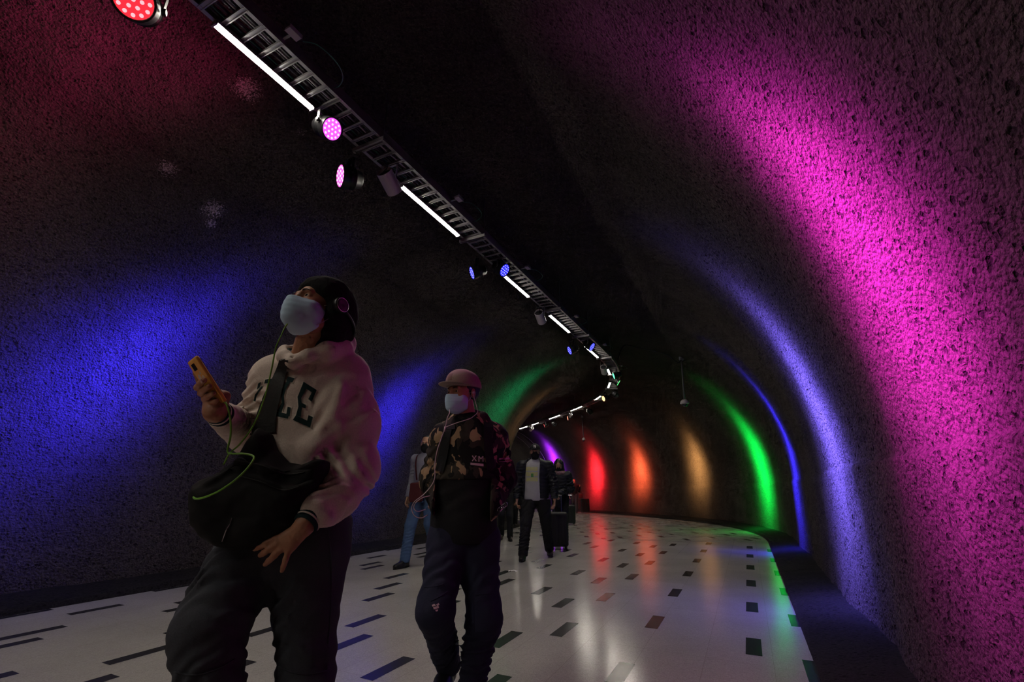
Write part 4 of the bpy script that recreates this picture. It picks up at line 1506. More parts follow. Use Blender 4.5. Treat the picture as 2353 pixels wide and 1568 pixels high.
# sleeve cuffs and hood lining
for (a, b, r_) in ((elR, wrR, .037), (elL, wrL, .040)):
    u = norm(b - a)
    for k, (t0, t1, m_, rr) in enumerate(((-.030, -.006, 'green', 1.03), (-.007, .000, 'cream', 1.0), (-.001, .016, 'green', .96), (.015, .021, 'cream', .93), (.020, .034, 'green', .90))):
        mb = MB(); c = b
        mb.lathe(c, u, [(t0, r_ * rr * .8), (t0, r_ * rr), ((t0 + t1) / 2, r_ * rr * 1.06), (t1, r_ * rr), (t1, r_ * rr * .6)], 28)
        mb.build('cuff' if k == 0 else ('cuff_stripe' if m_ == 'cream' else 'cuff_band'), M[m_], man, True)
Lg = Field(nb - .12, nb + V(.12, .12, .16), .005)
for i in range(len(loop) - 1):
    a = loop[i] * .90 + nb * .10; b = loop[i + 1] * .90 + nb * .10
    Lg.cap(a, b, .015, .015, .01)
Lg.cap(nb + V(0, 0, -.02), nb + V(-.01, -.01, .14), .060, .060, .004, sub=True)
build('hood_lining', Lg.mesh(), M['green'], man)

# varsity letters on the chest, draped over the folds
cq = lambda q: [(x * .1148 - 100, y * .1148 - 85) for x, y in q]          # crop units -> photo pixels about (660,915)
c0_, cY = at(660, 915, 1.40), 1.40
Up, Vp = at(661, 915, cY) - c0_, at(660, 916, cY) - c0_
vd = norm(c0_ - V(0, 0, H0))
letters = [
    [(1215, 395), (1495, 570), (1440, 650), (1185, 490)], [(1495, 570), (1385, 820), (1310, 765), (1400, 600)],
    [(1200, 440), (1290, 520), (1165, 740), (1085, 720)], [(1085, 710), (1165, 730), (1175, 940), (1105, 940)], [(1105, 910), (1175, 930), (1150, 1130), (1050, 1100)],
    [(1150, 830), (1260, 885), (1250, 960), (1150, 920)], [(985, 1190), (1050, 1095), (1350, 1240), (1335, 1345)], [(1310, 1095), (1400, 1135), (1340, 1340), (1270, 1250)],
    [(880, 280), (1030, 320), (975, 410), (850, 370)], [(865, 370), (940, 390), (835, 570), (770, 560)], [(762, 540), (840, 560), (795, 700), (745, 700)],
    [(745, 690), (795, 690), (812, 870), (760, 850)], [(758, 840), (815, 860), (745, 1040), (660, 1005)], [(575, 1100), (625, 1015), (900, 1075), (880, 1165)], [(880, 920), (945, 940), (915, 1120), (850, 1080)],
    [(560, 290), (715, 290), (670, 430), (560, 410)], [(395, 345), (560, 320), (540, 420), (375, 430)],
    [(240, 430), (310, 390), (270, 520), (215, 560)], [(300, 500), (345, 480), (215, 700), (170, 680)], [(178, 660), (215, 680), (185, 820), (140, 800)]]


def grow(q, e):
    c = np.mean(np.array(q, float), 0)
    return [tuple(np.array(p) + np.sign(np.array(p) - c) * e) for p in q]


for q0, q1 in ((0, 8), (8, 15), (15, 17), (17, 20)):
    lo_ = hs.decal('letter_outline', [cq(grow(q, 24)) for q in letters[q0:q1]], c0_, Up, Vp, vd, M['cream'], man, .0016, 3.0)
    hs.decal('letter', [cq(q) for q in letters[q0:q1]], c0_, Up, Vp, vd, M['green'], lo_, .0032, 3.0)

# trousers
P = Field((-1.2, 1.25, .06), (-.35, 2.05, 1.12), .0075)
P.cap(hips + V(-.05, 0, .0), hips + V(.08, 0, .01), .118, .118, .05, TF, .9)
P.cap(at(600, 1310, 1.56), at(660, 1315, 1.58), .055, .055, .05)
P.cap(hips + V(0, 0, .14), hips + V(0, 0, .04), .15, .15, .05, TF, .8)
th1 = at(488, 1440, 1.46); th2 = at(706, 1400, 1.58)
P.cap(at(566, 1285, 1.55), th1, .102, .096, .03); P.cap(th1, at(482, 1515, 1.44), .096, .084, .03); P.cap(at(482, 1515, 1.44), knR, .084, .076, .02); P.cap(knR, anR, .076, .066, .04)
P.cap(at(716, 1285, 1.58), th2, .104, .090, .03); P.cap(th2, knL, .090, .074, .04); P.cap(knL, anL, .074, .068, .04)
P.cap(at(768, 1205, 1.62), at(746, 1330, 1.60), .045, .040, .05)
P.folds(hipR, th1, .009, .060, .2, .9, 1); P.folds(th1, knR, .005, .05, .2, .7, 2); P.folds(th2, knL, .004, .08, .17, -.8, 3)
P.folds(knR, anR, .006, .05, .14, .5, 4); P.folds(knL, anL, .006, .05, .14, .5, 5)
P.noise(.004, 24, 22)
P.noise(.005, 10, 21)
pv = P.mesh()
build('jeans', pv, M['jeansdark'], man)
ps = Surf(*pv)
for pts in ([at(400, 1545, 1.3), at(450, 1552, 1.3), at(500, 1538, 1.3), at(540, 1515, 1.3)], [at(640, 1530, 1.4), at(670, 1545, 1.4), at(710, 1550, 1.4), at(752, 1542, 1.4)], [at(755, 1220, 1.5), at(762, 1300, 1.5), at(760, 1400, 1.5), at(754, 1480, 1.5)]):
    q = [ps.hit(p_, p_ - V(0, 0, H0), .001) for p_ in smooth_path(pts, 6)]
    mb = MB(); mb.tube(q, .0022, 6); mb.build('seam', M['jeansdark'], man, True)
for a_, k_ in ((anR, 1), (anL, -1)):
    heel = a_ - V(.0, -.03, 0); heel = V(heel[0], heel[1], 0)
    if k_ == 1: heel = V(-.80, 1.89, .03)
    so_ = build('shoe', shoe_mesh(heel, TF, .008), M['leather'], man)
    v, f = sole_mesh(heel, TF); link('sole', v, f, M['sole'], so_)

# beanie, mask
Bn = Field(hc - .22, hc + .22, .0042)
Bn.ell(hp(-.022, 0, .050), V(.112, .094, .095) * HS, HB)
Bn.ell(hp(-.075, 0, .005), V(.068, .072, .072) * HS, HB, .05)
Bn.ell(hp(-.118, .01, -.035), V(.036, .05, .034) * HS, HB, .015)
Bn.ell(hp(-.045, 0, -.045), V(.070, .088, .070) * HS, HB, .04)
Bn.cap(hp(-.05, .02, -.09), hp(-.055, .02, -.135), .045, .035, .03)
Bn.ell(hp(.125, 0, -.045), V(.080, .088, .120) * HS, HB, .012, True)
Bn.cap(hp(-.006, .07, .01), hp(-.008, .072, -.03), .030, .030, .02); Bn.cap(hp(-.006, -.07, .01), hp(-.008, -.072, -.03), .030, .030, .02)
Bn.ell(hp(.045, 0, -.115), V(.065, .074, .055) * HS, HB, .01, True)
Bn.noise(.003, 55, 31); Bn.noise(.004, 16, 32)
build('beanie', Bn.mesh(), M['beanie'], man)
fmo = build('face_mask', mask_mesh(hp, HB, HS, .0026), M['mask'], man)
cord('ear_loop', [hp(.030, .066, -.02), hp(.010, .078, .0), hp(-.004, .088, .008)], .0014, M['white'], parent=fmo)
cord('ear_loop', [hp(.030, .064, -.10), hp(.008, .076, -.065), hp(-.006, .088, -.03)], .0014, M['white'], parent=fmo)
# headphones over the beanie
hpn = empty('headphones', hp(-.02, 0, .15), 'black on-ear headphones worn over the beanie', 'headphones')
for sg in (1, -1):
    mb = MB(); c = hp(-.004, .104 * sg, -.006)
    mb.lathe(c, HB[1] * sg, [(-.012, .020), (-.012, .027), (.004, .029), (.012, .026), (.014, .020), (.010, .0)], 28); eco = mb.build('ear_cup', M['black'], hpn, True)
    mb = MB(); q = [c + HB[1] * sg * .012 + (HB[0] * math.cos(t) + HB[2] * math.sin(t)) * .0245 for t in np.linspace(0, 2 * math.pi, 29)]
    mb.tube(q, .0013, 6); tag(mb.build('ear_cup_ring', M['chrome'], eco, True), 'thin silver ring')
mb = MB(); q = [hp(-.004 - .145 * math.sin(t), .106 * math.cos(t), -.010 - .02 * math.sin(t)) for t in np.linspace(0, math.pi, 25)]
mb.tube(q, .0050, 8); mb.build('neckband', M['black'], hpn, True)

# phone
pho = empty('phone', pc, 'orange cased phone held upright in the raised hand', 'phone')
Fp = Field(pc - .12, pc + .12, .0022)
Bp = np.array([PU, PW, PN])
Fp.box(pc, (PL, PWd, .0055), Bp, .005, .001)
cao = build('case', Fp.mesh(), M['phone'], pho)
mb = MB(); mb.box(ph(.052, -.004, .0062), PU * .0105, PW * .0105, PN * .0012); mb.build('camera_module', M['lens'], cao)
mb = MB(); mb.box(ph(0, 0, -.0058), PU * (PL - .006), PW * (PWd - .004), PN * .0006); mb.build('screen', M['lens'], pho)
mb = MB()
for (u_, w_, a_, b_) in ((.020, -.012, .010, .009), (.014, .010, .007, .012), (.030, .006, .005, .006)):
    mb.lathe(ph(u_, w_, .0056), PN, [(0, a_), (.0006, a_ * .9), (.0008, 0)], 10)
mb.build('print', M['phoneprint'], cao)

# bag slung across the front
bagr = empty('shoulder_bag', at(600, 1150, 1.42), 'bulky black sling bag worn across the front of the pale hoodie', 'bag')
by = 1.435
bc = at(600, 1150, by)
outl = [(577, 1012), (600, 985), (622, 1000), (640, 1040), (665, 1064), (700, 1068), (735, 1056), (752, 1062), (748, 1085), (736, 1115), (715, 1165), (690, 1215), (655, 1242), (600, 1262), (535, 1258), (484, 1233), (456, 1200), (446, 1155), (452, 1126), (484, 1102), (522, 1086), (546, 1068), (562, 1040)]
pl = [((at(x, y, by) - bc)[0], (at(x, y, by) - bc)[2]) for x, y in outl]
D = Field(bc - V(.30, .14, .26), bc + V(.30, .16, .30), .0055)
D.prism(pl, bc, V(1, 0, 0), V(0, 0, 1), V(0, -1, 0), .055, .04)
low = [(470, 1120), (560, 1080), (690, 1120), (680, 1200), (600, 1248), (520, 1245), (468, 1200)]
D.prism([((at(x, y, by) - bc)[0], (at(x, y, by) - bc)[2]) for x, y in low], bc - V(0, .035, 0), V(1, 0, 0), V(0, 0, 1), V(0, -1, 0), .05, .045, .04)
for a, b in (((478, 1112), (548, 1062)), ((548, 1062), (660, 1085)), ((660, 1085), (735, 1062)), ((560, 1092), (665, 1128)), ((665, 1128), (718, 1108))):
    D.cap(at(*a, by - .075), at(*b, by - .075), .006, .006, .02)
    D.cap(at(a[0], a[1] + 9, by - .085), at(b[0], b[1] + 9, by - .085), .006, .006, .012, sub=True)
D.noise(.006, 14, 41); D.noise(.003, 40, 42)
dv = D.mesh()
build('pouch', dv, M['bag'], bagr)
ds_ = Surf(*dv)
ribbon('strap', [at(652, 828, 1.44), at(640, 868, 1.44), at(624, 910, 1.44), at(610, 955, 1.44), at(600, 1000, 1.42)], [.030, .042, .056, .068, .085], V(.93, 0, .36), hs, vd, M['webbing'], bagr, .005, .003)
ribbon('strap', [at(654, 826, 1.44), at(672, 800, 1.60), at(690, 830, 1.74)], [.03, .035, .035], V(.93, 0, .36), None, vd, M['webbing'], bagr, .005, .003)
for pts in ([at(540, 1058, 1.3), at(600, 1070, 1.3), at(655, 1090, 1.3), at(700, 1086, 1.3)], [at(550, 1095, 1.3), at(600, 1108, 1.3), at(650, 1127, 1.3), at(690, 1118, 1.3)]):
    q = [ds_.hit(p_, p_ - V(0, 0, H0), .002) for p_ in smooth_path(pts, 6)]
    mb = MB(); mb.tube(q, .0022, 6); mb.build('zip', M['webbing'], bagr, True)
q = [ds_.hit(p_, p_ - V(0, 0, H0), .003) for p_ in smooth_path([at(533, 1190, 1.3), at(528, 1205, 1.3), at(520, 1218, 1.3), at(510, 1245, 1.3)], 4)]
mb = MB(); mb.tube(q, .0016, 5); mb.build('zip_pull', M['chrome'], bagr)

# lime cord
mb = MB()
mb.tube(smooth_path([ph(-PL, .02, 0), at(521, 930, 1.30), at(529, 960, 1.31), at(530, 1000, 1.33), at(523, 1036, 1.34), at(532, 1043, 1.34), at(560, 1043, 1.34), at(583, 1050, 1.33), at(574, 1070, 1.31), at(545, 1100, 1.29), at(505, 1128, 1.29), at(468, 1144, 1.31), at(447, 1146, 1.34), at(447, 1134, 1.38), at(456, 1124, 1.40)], 8), .0028, 8)
mb.tube(smooth_path([at(660, 745, 1.36), at(653, 756, 1.34), at(648, 768, 1.33), at(634, 800, 1.33), at(624, 850, 1.37), at(608, 915, 1.37), at(584, 975, 1.36), at(552, 1020, 1.35), at(528, 1042, 1.35), at(514, 1068, 1.36)], 8), .0024, 8)
tag(mb.build('earphone_cable', M['lime'], None, True), 'lime green earphone cable looping from orange phone to beanie wearer', 'cable')

# ------------------------------------------------------------------ man in the camouflage jacket
CF = norm((-.14, -.99, 0)); CB = frame(CF)
man = empty('person', (-.22, 2.75, 0), 'person in camouflage pullover jacket, beige flat-brim cap and blue mask', 'person')
chest, waist = at(1075, 1040, 2.76), at(1066, 1190, 2.74)
shR, shL = at(1021, 1010, 2.76), at(1133, 1006, 2.80)
elR, wrR = at(997, 1100, 2.86), at(1018, 1158, 2.66)
elL, wrL = at(1156, 1098, 2.86), at(1122, 1160, 2.66)
hipR, hipL = at(1030, 1245, 2.74), at(1100, 1245, 2.76)
knR, knL = at(1000, 1405, 2.56), at(1112, 1420, 2.70)
anR, anL = V(-.36, 2.98, .16), V(-.215, 2.74, .10)
hc = at(1063, 905, 2.70)
HB = frame(norm((-.62, -.78, -.02)))
HS = 1.0
nb = at(1078, 972, 2.77)
F = Field((-.75, 2.3, .0), (.25, 3.2, 1.6), .013)
F.cap(waist - V(0, 0, .05), chest, .13, .15, .03, CF, .7)
F.cap(nb - V(0, 0, .05), hc - HB[0] * .015 - HB[2] * .05, .060, .054, .02)
for a, b, c in ((shR, elR, wrR), (shL, elL, wrL)):
    c = c + V(0, .13, -.02)
    F.cap(chest + V(0, 0, .1), a, .06, .05, .03); F.cap(a, b, .045, .038, .02); F.cap(b, c, .038, .027, .02)
for a, b, c in ((hipR, knR, anR), (hipL, knL, anL)):
    F.cap(a, b, .08, .055, .02); F.cap(b, c, .055, .035, .02)
Hf, hp = head_field(hc, HB, .0028, HS)
hn = [simple_hand(w_ + V(.03 * sg, .13, -.03), norm(V(.75 * sg, .25, -.5)), V(0, 1, 0), .006, .9, .35, -sg) for w_, sg in ((wrR, 1), (wrL, -1))]
build('body', join([F.mesh(), Hf.mesh()] + hn), M['skin'], man)
eyes(hp, HB, HS, man)
T = Field((-.75, 2.35, .76), (.28, 3.2, 1.62), .0075)
upper = at(1070, 1105, 2.74)
T.cap(upper + V(0, 0, .02), chest + V(0, 0, .04), .195, .195, .05, CF, .74)
for a in (shR, shL): T.cap(chest + V(0, 0, .10), a, .085, .080, .05)
for a, b, c in ((shR, elR, wrR), (shL, elL, wrL)):
    T.cap(a, b, .082, .078, .04); T.cap(b, c, .080, .070, .05); T.cap(c, c + V(.03 if a[0] < -.3 else -.03, .0, -.07), .070, .050, .04)
    T.folds(a, b, .008, .06, .15, .6, 1); T.folds(b, c, .010, .05, .15, .5, 2)
T.cap(nb + V(-.06, -.03, .0), nb + V(.07, .0, .02), .055, .06, .04); T.cap(nb + V(.0, -.06, -.02), nb + V(0, .06, .03), .055, .065, .04)
T.cap(nb + V(-.05, -.07, -.03), nb + V(.04, -.08, -.02), .035, .035, .03)
T.cap(nb + V(0, -.01, .04), nb + V(-.01, -.02, .14), .062, .066, .015, sub=True)
T.noise(.010, 8, 51); T.noise(.005, 22, 52)
T.cut(at(1070, 1103, 2.7) * V(1, 1, 0) + V(0, 0, .80), V(0, 0, -1))
tv0 = T.v
# camouflage body ends in a straight pocket flap across the belly; sleeves run on below it
zz = T.ax[2][None, None, :]; xx = T.ax[0][:, None, None]
flap = at(1070, 1103, 2.74)[2]
core = np.maximum(flap - zz, np.abs(xx - waist[0]) - .16)
keep = (np.abs(xx - waist[0]) < .155) & (zz < flap)
T.v = np.where(keep & (np.broadcast_to(T.ax[1][None, :, None], T.v.shape) < 9), np.maximum(T.v, np.minimum(flap - zz, .155 - np.abs(xx - waist[0]))), T.v).astype(np.float32)
tv = T.mesh()
build('jacket', tv, M['camo'], man)
cs = Surf(*tv)
Lp = Field((-.60, 2.4, .70), (.14, 3.1, 1.30), .0075)
Lp.cap(waist - V(0, 0, .04), upper + V(0, 0, .01), .185, .186, .05, CF, .74)
Lp.folds(waist, upper, .004, .09, .3, .4, 8); Lp.noise(.007, 9, 53)
Lp.cut(at(1062, 1248, 2.74) * V(1, 1, 0) + V(0, 0, at(1062, 1248, 2.74)[2]), V(0, 0, -1)); Lp.cut(V(0, 0, flap + .004), V(0, 0, 1))
lv = Lp.mesh()
tag(build('jacket_panel', lv, M['blackcloth'], man), 'plain black lower front panel')
ls = Surf(*lv)
# prints XM with bar on the chest and small print on the sleeve
cY = 2.6
c0_ = at(1085, 1048, cY); Up, Vp = at(1086, 1048, cY) - c0_, at(1085, 1047, cY) - c0_
vd = norm(c0_ - V(0, 0, H0))
rc = strokes('X', 0, -12, 9.5, 12.5, 2.2) + strokes('M', 15.5, -13.5, 9.5, 12.5, 2.4)
rc += [[(-4, -15.5), (26, -18.5), (26, -24), (-4, -20.5)]]
cs.decal('chest_print', rc, c0_, Up, Vp, vd, M['print'], man, .003, 1.6)
c1_ = at(1147, 1056, cY); rc = []
for i in range(11): rc.append(rect(i * 2.4, -1.5 + i * .18, i * 2.4 + 1.7, 2.6 + i * .18))
rc.append(rect(0, -6, 26, -5))
cs.decal('sleeve_print', rc, c1_, Up, Vp, norm(c1_ - V(0, 0, H0)), M['print'], man, .003, 1.6)
# jeans
P = Field((-.62, 2.3, .06), (.15, 3.2, 1.02), .008)
P.cap(hipR + V(.01, 0, .02), hipL + V(-.01, 0, .02), .125, .125, .05, CF, .9)
P.cap(hipR, knR, .112, .088, .04); P.cap(knR, anR, .085, .070, .04); P.cap(hipL, knL, .108, .090, .04); P.cap(knL, anL, .086, .068, .04)
P.cap(at(1130, 1375, 2.74), at(1132, 1440, 2.74), .035, .035, .03); P.cap(at(985, 1380, 2.62), at(985, 1430, 2.6), .03, .03, .03)
for a, b, w_ in ((hipR, knR, .08), (hipL, knL, .08), (knR, anR, .05), (knL, anL, .05)): P.folds(a, b, .006, w_, .14, .7, 3)
P.folds(knL, anL, .006, .028, .13, .3, 6)
P.noise(.006, 14, 55)
pv = P.mesh(); build('jeans', pv, M['jeansink'], man); ps = Surf(*pv)
for pts in ([at(1093, 1368, 2.5), at(1130, 1366, 2.5)], [at(1089, 1370, 2.5), at(1089, 1410, 2.5), at(1090, 1454, 2.5)], [at(1090, 1454, 2.5), at(1122, 1450, 2.5)], [at(975, 1350, 2.4), at(1000, 1348, 2.4), at(1018, 1343, 2.4)], [at(990, 1382, 2.4), at(1010, 1372, 2.4), at(1028, 1360, 2.4)]):
    q = [ps.hit(p_, p_ - V(0, 0, H0), .001) for p_ in smooth_path(pts, 6)]
    mb = MB(); mb.tube(q, .0022, 6); mb.build('seam', M['jeansink'], man, True)
c2_ = at(1000, 1396, 2.45); Up2, Vp2 = at(1001, 1396, 2.45) - c2_, at(1000, 1395, 2.45) - c2_
ps.decal('knee_rip', [[(-8, 5), (-2, 8), (2, 4), (-6, 1)], [(-5, 0), (8, 3), (9, -2), (-3, -5)], [(2, 6), (8, 10), (10, 6), (5, 2)], [(0, -6), (7, -5), (6, -9), (2, -10)]], c2_, Up2, Vp2, norm(c2_ - V(0, 0, H0)), M['print'], man, .002, 1.5)
for heel in (V(-.36, 3.01, .05), V(-.215, 2.77, .0)):
    so_ = build('boot', shoe_mesh(heel, CF, .008, 1.0, .14), M['leather'], man)
    v, f = sole_mesh(heel, CF); link('sole', v, f, M['sole'], so_)
fmo = build('face_mask', mask_mesh(hp, HB, HS, .0028, False, 3), M['mask'], man)
for z_ in (-.01, -.075): cord('ear_loop', [hp(.035, .060, z_), hp(.012, .078, z_ * .5), hp(-.006, .088, 0)], .0013, M['white'], parent=fmo)
Hh = Field(hc - .16, hc + .16, .005)
Hh.ell(hp(-.022, 0, .03), V(.098, .081, .088), HB); Hh.cut(hp(.035, 0, 0), norm(HB[0] - HB[2] * .2)); Hh.cut(hp(0, 0, -.035), -HB[2]); Hh.noise(.002, 90, 3)
build('hair', Hh.mesh(), M['hair'], man)
# flat brim cap
C = Field(hp(0, 0, .05) - .2, hp(0, 0, .05) + .2, .004)
C.ell(hp(-.014, 0, .045), V(.114, .095, .100), HB); C.ell(hp(.03, 0, .075), V(.075, .08, .065), HB, .03); C.cut(hp(0, 0, .032), -HB[2])
cv = C.mesh(); capo = build('cap', cv, M['cap'], man)
vs, fs = [], []
for k in (0, 1):
    for i in range(8):
        for j in range(21):
            a = (j / 20 - .5) * math.pi * .96; r_ = i / 7
            f0, l0 = .094 * math.cos(a), .090 * math.sin(a)
            f1, l1 = f0 + .078 * max(0, math.cos(a)) ** .45, l0 * 1.04
            f, l = f0 + (f1 - f0) * r_, l0 + (l1 - l0) * r_
            vs.append(hp(f, l, .043 + .004 * r_ - .45 * l * l - k * .0035))
n = 8 * 21
for k in (0, 1):
    for i in range(7):
        for j in range(20):
            b = k * n + i * 21 + j; q = (b, b + 1, b + 22, b + 21); fs.append(q if k else q[::-1])
for j in range(20): b = 7 * 21 + j; fs.append((b, b + 1, b + n + 1, b + n))
link('brim', vs, fs, M['cap'], capo, True)
mb = MB(); mb.lathe(hp(-.014, 0, .143), HB[2], [(0, .008), (.004, .006), (.006, 0)], 12); mb.build('button', M['cap'], capo)
for a in (0, math.pi / 3, -math.pi / 3):
    mb = MB(); mb.tube([hp(-.014 + .1155 * math.sin(t) * math.cos(a), .1155 * math.sin(t) * math.sin(a) * .83, .045 + .1015 * math.cos(t)) for t in np.linspace(-1.35, 1.35, 17)], .0012, 5); mb.build('seam', M['cap'], capo)
cc_ = hp(.10, .0, .085)
Surf(*cv).decal('badge', [rect(-.017, -.022, .017, .022)], cc_ + HB[0] * .1, HB[1], HB[2], -HB[0], M['patch'], capo, .002, .006)

# backpack behind him with a strap on each shoulder
bp_ = empty('backpack', chest - CF * .25, 'black backpack on the back of the person in camouflage, straps showing', 'backpack')
K_ = Field(chest - CF * .24 - .32, chest - CF * .24 + .32, .009)
K_.box(chest - CF * .26 + V(.0, 0, -.04), (.075, .17, .22), CB, .06); K_.cap(shR - CF * .12 + V(-.01, 0, .0), shR - CF * .1 + V(0, 0, -.12), .05, .05, .04); K_.noise(.006, 12, 61)
build('pack_body', K_.mesh(), M['blackcloth'], bp_)
for s_, o_ in ((shR, .035), (shL, -.035)):
    ribbon('strap', [s_ + V(o_, .10, .06), s_ + V(o_, .0, .09), s_ + V(o_ * .8, -.10, .03), s_ + V(o_ * .6, -.15, -.07), s_ + V(0, -.16, -.19)], .05, V(1, 0, 0), cs, vd, M['blackcloth'], bp_, .006, .006)

# white earphones
mb = MB()
mb.tube(smooth_path([hp(.0, .086, -.012), at(1096, 938, 2.66), at(1097, 948, 2.64), at(1088, 957, 2.62), at(1078, 963, 2.58), at(1050, 972, 2.56), at(1024, 982, 2.56)]), .0022, 6)
mb.tube(smooth_path([hp(.05, -.066, -.06), at(1033, 948, 2.58), at(1028, 960, 2.56), at(1025, 975, 2.56), at(1022, 986, 2.56), at(1014, 1008, 2.55), at(1004, 1038, 2.54), at(999, 1070, 2.54), at(999, 1098, 2.54), at(990, 1118, 2.53), at(972, 1138, 2.52), at(952, 1154, 2.52), at(946, 1170, 2.52), at(953, 1186, 2.53), at(968, 1191, 2.55), at(982, 1184, 2.6)]), .0024, 6)
mb.tube(smooth_path([at(988, 1140, 2.56), at(972, 1144, 2.53), at(956, 1155, 2.52), at(951, 1168, 2.52), at(960, 1176, 2.53), at(978, 1171, 2.58)]), .0024, 6)
mb.tube([at(1023, 981, 2.555), at(1021, 992, 2.55)], .005, 8)
mb.tube([hp(.008, .088, -.008), hp(-.004, .094, -.002)], .007, 8)
tag(mb.build('earphone_cable', M['earwire'], None, True), 'white earphone cable dangling in a loop beside the camouflage jacket', 'cable')
# shiny bunch of keys by the pocket
mb = MB()
for i in range(6):
    a = at(1147 + i * 3, 1172 - i * 2.6, 2.60 + .006 * (i % 3))
    mb.tube([a + V(.009 * math.cos(t + i), .004 * math.sin(2 * t), .011 * math.sin(t + i)) for t in np.linspace(0, 6.28, 13)], .0018, 5)
tag(mb.build('key_chain', M['chrome'], None), 'silver chain hanging at the pocket of the camouflage jacket', 'chain')

# ------------------------------------------------------------------ the people farther back
# big man with black puffer over a pale printed hoodie
r1, k1 = walker((.40, 8.12, 0), (-.06, -1, 0), 1.80, 'person in black cap and black puffer jacket open over a pale printed hoodie', 'puffer', 'blackcloth', 'leather',
                hat='capblack', mask='maskblack', build_w=1.22, step=.24, lead=-1, puffy=.012, hair='short', open_front='greyknit', leg_w=1.12, stance=.17)
hsf = k1['inner']
cU, cV = k1['B'][1], V(0, 0, 1)
c_ = k1['p'](.3, -.05, 1.26)
rc = []
random.seed(9)
for r_ in range(3):                       # three rows of illegibly small block lettering
    for i in range(6):
        x0 = -.105 + i * .034; y0 = .075 - r_ * .085
        rc += [rect(x0, y0, x0 + .009, y0 + .062), rect(x0 + .017, y0 + .004 * (i % 2), x0 + .026, y0 + .062)]
        hb_ = y0 + random.choice((0, .026, .050)); rc.append(rect(x0 + .009, hb_, x0 + .017, hb_ + .011))
hsf.decal('print', rc, c_, cU, cV, -k1['B'][0], M['yprint'], r1, .004, .02)
hsf.decal('emblem', [rect(-.02, -.03, .02, .03)], c_, cU, cV, -k1['B'][0], M['gprint'], r1, .006, .02)
hpf, HB1 = k1['hp'], k1['HB']
rc = strokes('N', -.020, -.018, .034, .036, .007) + strokes('Y', -.016, -.024, .034, .048, .007)
mbv = MB()
for q in rc:
    mbv.add([hpf(.104 - 7 * (a * a) * .5, a * .9, .082 + b) for a, b in q], [(0, 1, 2, 3)])
mbv.build('cap_monogram', M['wprint'], r1)

# woman with scarf, head bowed
r2, k2 = walker((1.02, 10.15, 0), (-.25, -1, 0), 1.66, 'person with bowed head, checked scarf and long black coat, hands together', 'puffer', 'blackcloth', 'leather', hair='long', mask='maskblack', coat=.16, puffy=.012,
                head_down=.95, step=.12, arm_pose={('w', 1): V(.97, 9.85, .98), ('w', -1): V(.88, 9.83, .95)})
Sf = Field(k2['neck'] - .25, k2['neck'] + .25, .009)
n0 = k2['neck'] + V(0, 0, -.02)
for a in range(12):
    t0, t1 = a * math.pi / 6, (a + 1) * math.pi / 6
    Sf.cap(n0 + V(.10 * math.cos(t0), .10 * math.sin(t0), .012 * math.sin(t0)), n0 + V(.10 * math.cos(t1), .10 * math.sin(t1), .012 * math.sin(t1)), .038, .038, .02)
Sf.noise(.006, 30, 4)
build('scarf', Sf.mesh(), M['scarf'], r2)

# man in grey jacket half hidden behind the camouflage jacket
r3, k3 = walker((-1.35, 7.42, 0), (-.42, -1, 0), 1.88, 'person in grey jacket, blue jeans and black mask, half hidden at the left wall', 'greyjacket', 'jeansblue', 'leather', mask='maskblack', step=.24, lead=-1, hair='short', head_turn=0.3)
tb_ = k3['p'](.18, -.02, .98)
bo = empty('tote_bag', tb_, 'dark red shoulder bag on the person in the grey jacket', 'bag')
Tt = Field(tb_ - .3, tb_ + .3, .009)
Tt.box(tb_ + V(0, 0, -.02), (.05, .11, .14), k3['B'], .03); Tt.noise(.008, 12, 6)
build('bag_body', Tt.mesh(), M['maroon'], bo)
ribbon('strap', [k3['p'](.20, -.06, 1.13), k3['p'](.18, -.09, 1.28), k3['p'](.10, -.11, 1.44), k3['p'](-.02, -.12, 1.49)], .035, k3['B'][1], Surf(*k3['top']), -k3['B'][0], M['maroon'], bo, .008, .004)

# people almost hidden: legs seen between the nearer ones
walker((-.14, 10.75, 0), (.0, -1, 0), 1.70, 'person in dark clothes whose legs show right of the camouflage jacket', 'blackcloth', 'blackcloth', 'leather', hair='short', mask='maskblack', h=.014, step=.10)
walker((.20, 14.6, float(fz(.2, 14.6))), (.05, -1, 0), 1.70, 'person farther back whose dark legs show left of the puffer jacket', 'blackcloth', 'blackcloth', 'leather', hair='short', mask='maskblack', h=.016, step=.10)
# far woman lit red
fx, fy = 3.20, 24.6
r6, k6 = walker((fx, fy, float(fz(fx, fy))), (-.3, -1, 0), 1.66, 'tiny far person with long dark hair lit red, before the red wall patch', 'blackcloth', 'jeansdark', 'leather', hair='long', h=.016, step=.12, arm_pose={('w', 1): V(fx + .25, fy - .3, 1.15)})
hb = empty('handbag', k6['p'](.05, .36, .9), 'red handbag carried by the tiny far person', 'bag')
Hb = Field(k6['p'](.05, .36, .9) - .3, k6['p'](.05, .36, .9) + .3, .014); Hb.box(k6['p'](.05, .34, .88), (.05, .10, .11), k6['B'], .04)
build('bag_body', Hb.mesh(), M['maroon'], hb)
mb = MB(); mb.tube(smooth_path([k6['p'](.05, .28, .97), k6['p'](.04, .34, 1.13), k6['p'](.05, .40, .97)]), .008, 6); mb.build('handle', M['maroon'], hb)


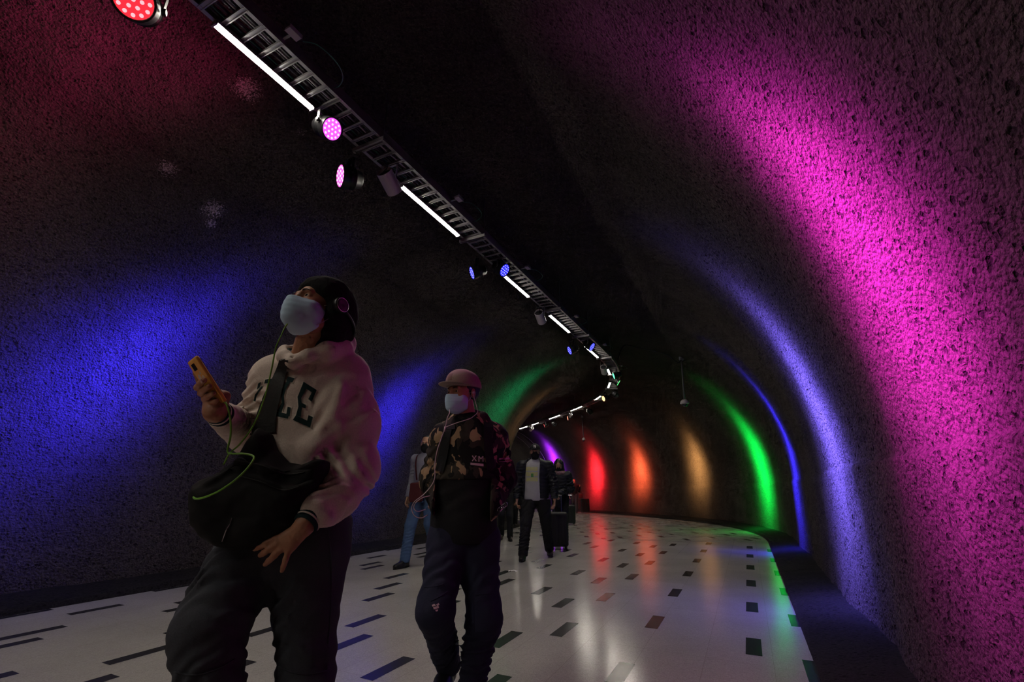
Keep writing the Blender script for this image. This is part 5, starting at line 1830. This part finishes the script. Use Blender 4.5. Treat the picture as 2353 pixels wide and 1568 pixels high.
def suitcase(pos, yaw, w, hgt, lab, hand=None):
    o = empty('suitcase', pos, lab, 'suitcase', 'rolling suitcases')
    B = frame(V(math.sin(yaw), math.cos(yaw), 0))
    c = np.array(pos) + V(0, 0, .05 + hgt / 2)
    Fq = Field(c - V(.3, .3, hgt * .7), c + V(.3, .3, hgt * .7), .009)
    Fq.box(c, (.11, w / 2, hgt / 2), B, .045)
    for u in (-.09, -.03, .03, .09): Fq.cap(c + B[0] * .108 + B[1] * u * w / .34 + V(0, 0, -hgt * .38), c + B[0] * .108 + B[1] * u * w / .34 + V(0, 0, hgt * .38), .008, .008, .012)
    build('shell', Fq.mesh(), M['case'], o)
    for a in (-1, 1):
        for b in (-1, 1):
            mb = MB(); p_ = np.array(pos) + B[0] * .085 * a + B[1] * (w / 2 - .045) * b + V(0, 0, .026)
            mb.lathe(p_ - B[1] * .012, B[1], [(0, 0), (0, .024), (.024, .024), (.024, 0)], 14); mb.box(p_ + V(0, 0, .026), B[0] * .012, B[1] * .016, V(0, 0, .010)); mb.build('wheel', M['sole'], o)
    mb = MB(); t = c - B[0] * .08 + V(0, 0, hgt / 2)
    for b in (-1, 1): mb.tube([t + B[1] * .07 * b - V(0, 0, .02), t + B[1] * .07 * b + V(0, 0, .30)], .007, 6)
    mb.tube([t + B[1] * .085 + V(0, 0, .30), t - B[1] * .085 + V(0, 0, .30)], .013, 8); mb.build('pull_handle', M['chrome'], o)
    mb = MB(); mb.box(c + B[0] * .115 + V(0, 0, hgt * .42), B[1] * .06, B[0] * .008, V(0, 0, .01)); mb.build('carry_handle', M['case'], o)


suitcase((.88, 9.25, 0), math.pi, .34, .60, 'black rolling suitcase between the puffer jacket and the scarf wearer')
suitcase((1.92, 15.9, float(fz(1.92, 15.9))), math.pi - .1, .28, .55, 'dark suitcase right behind the scarf wearer, farther down the passage')
suitcase((3.78, 25.0, float(fz(3.78, 25.0))), math.pi - .3, .42, .66, 'tiny dark suitcase on the floor beside the far red lit person')
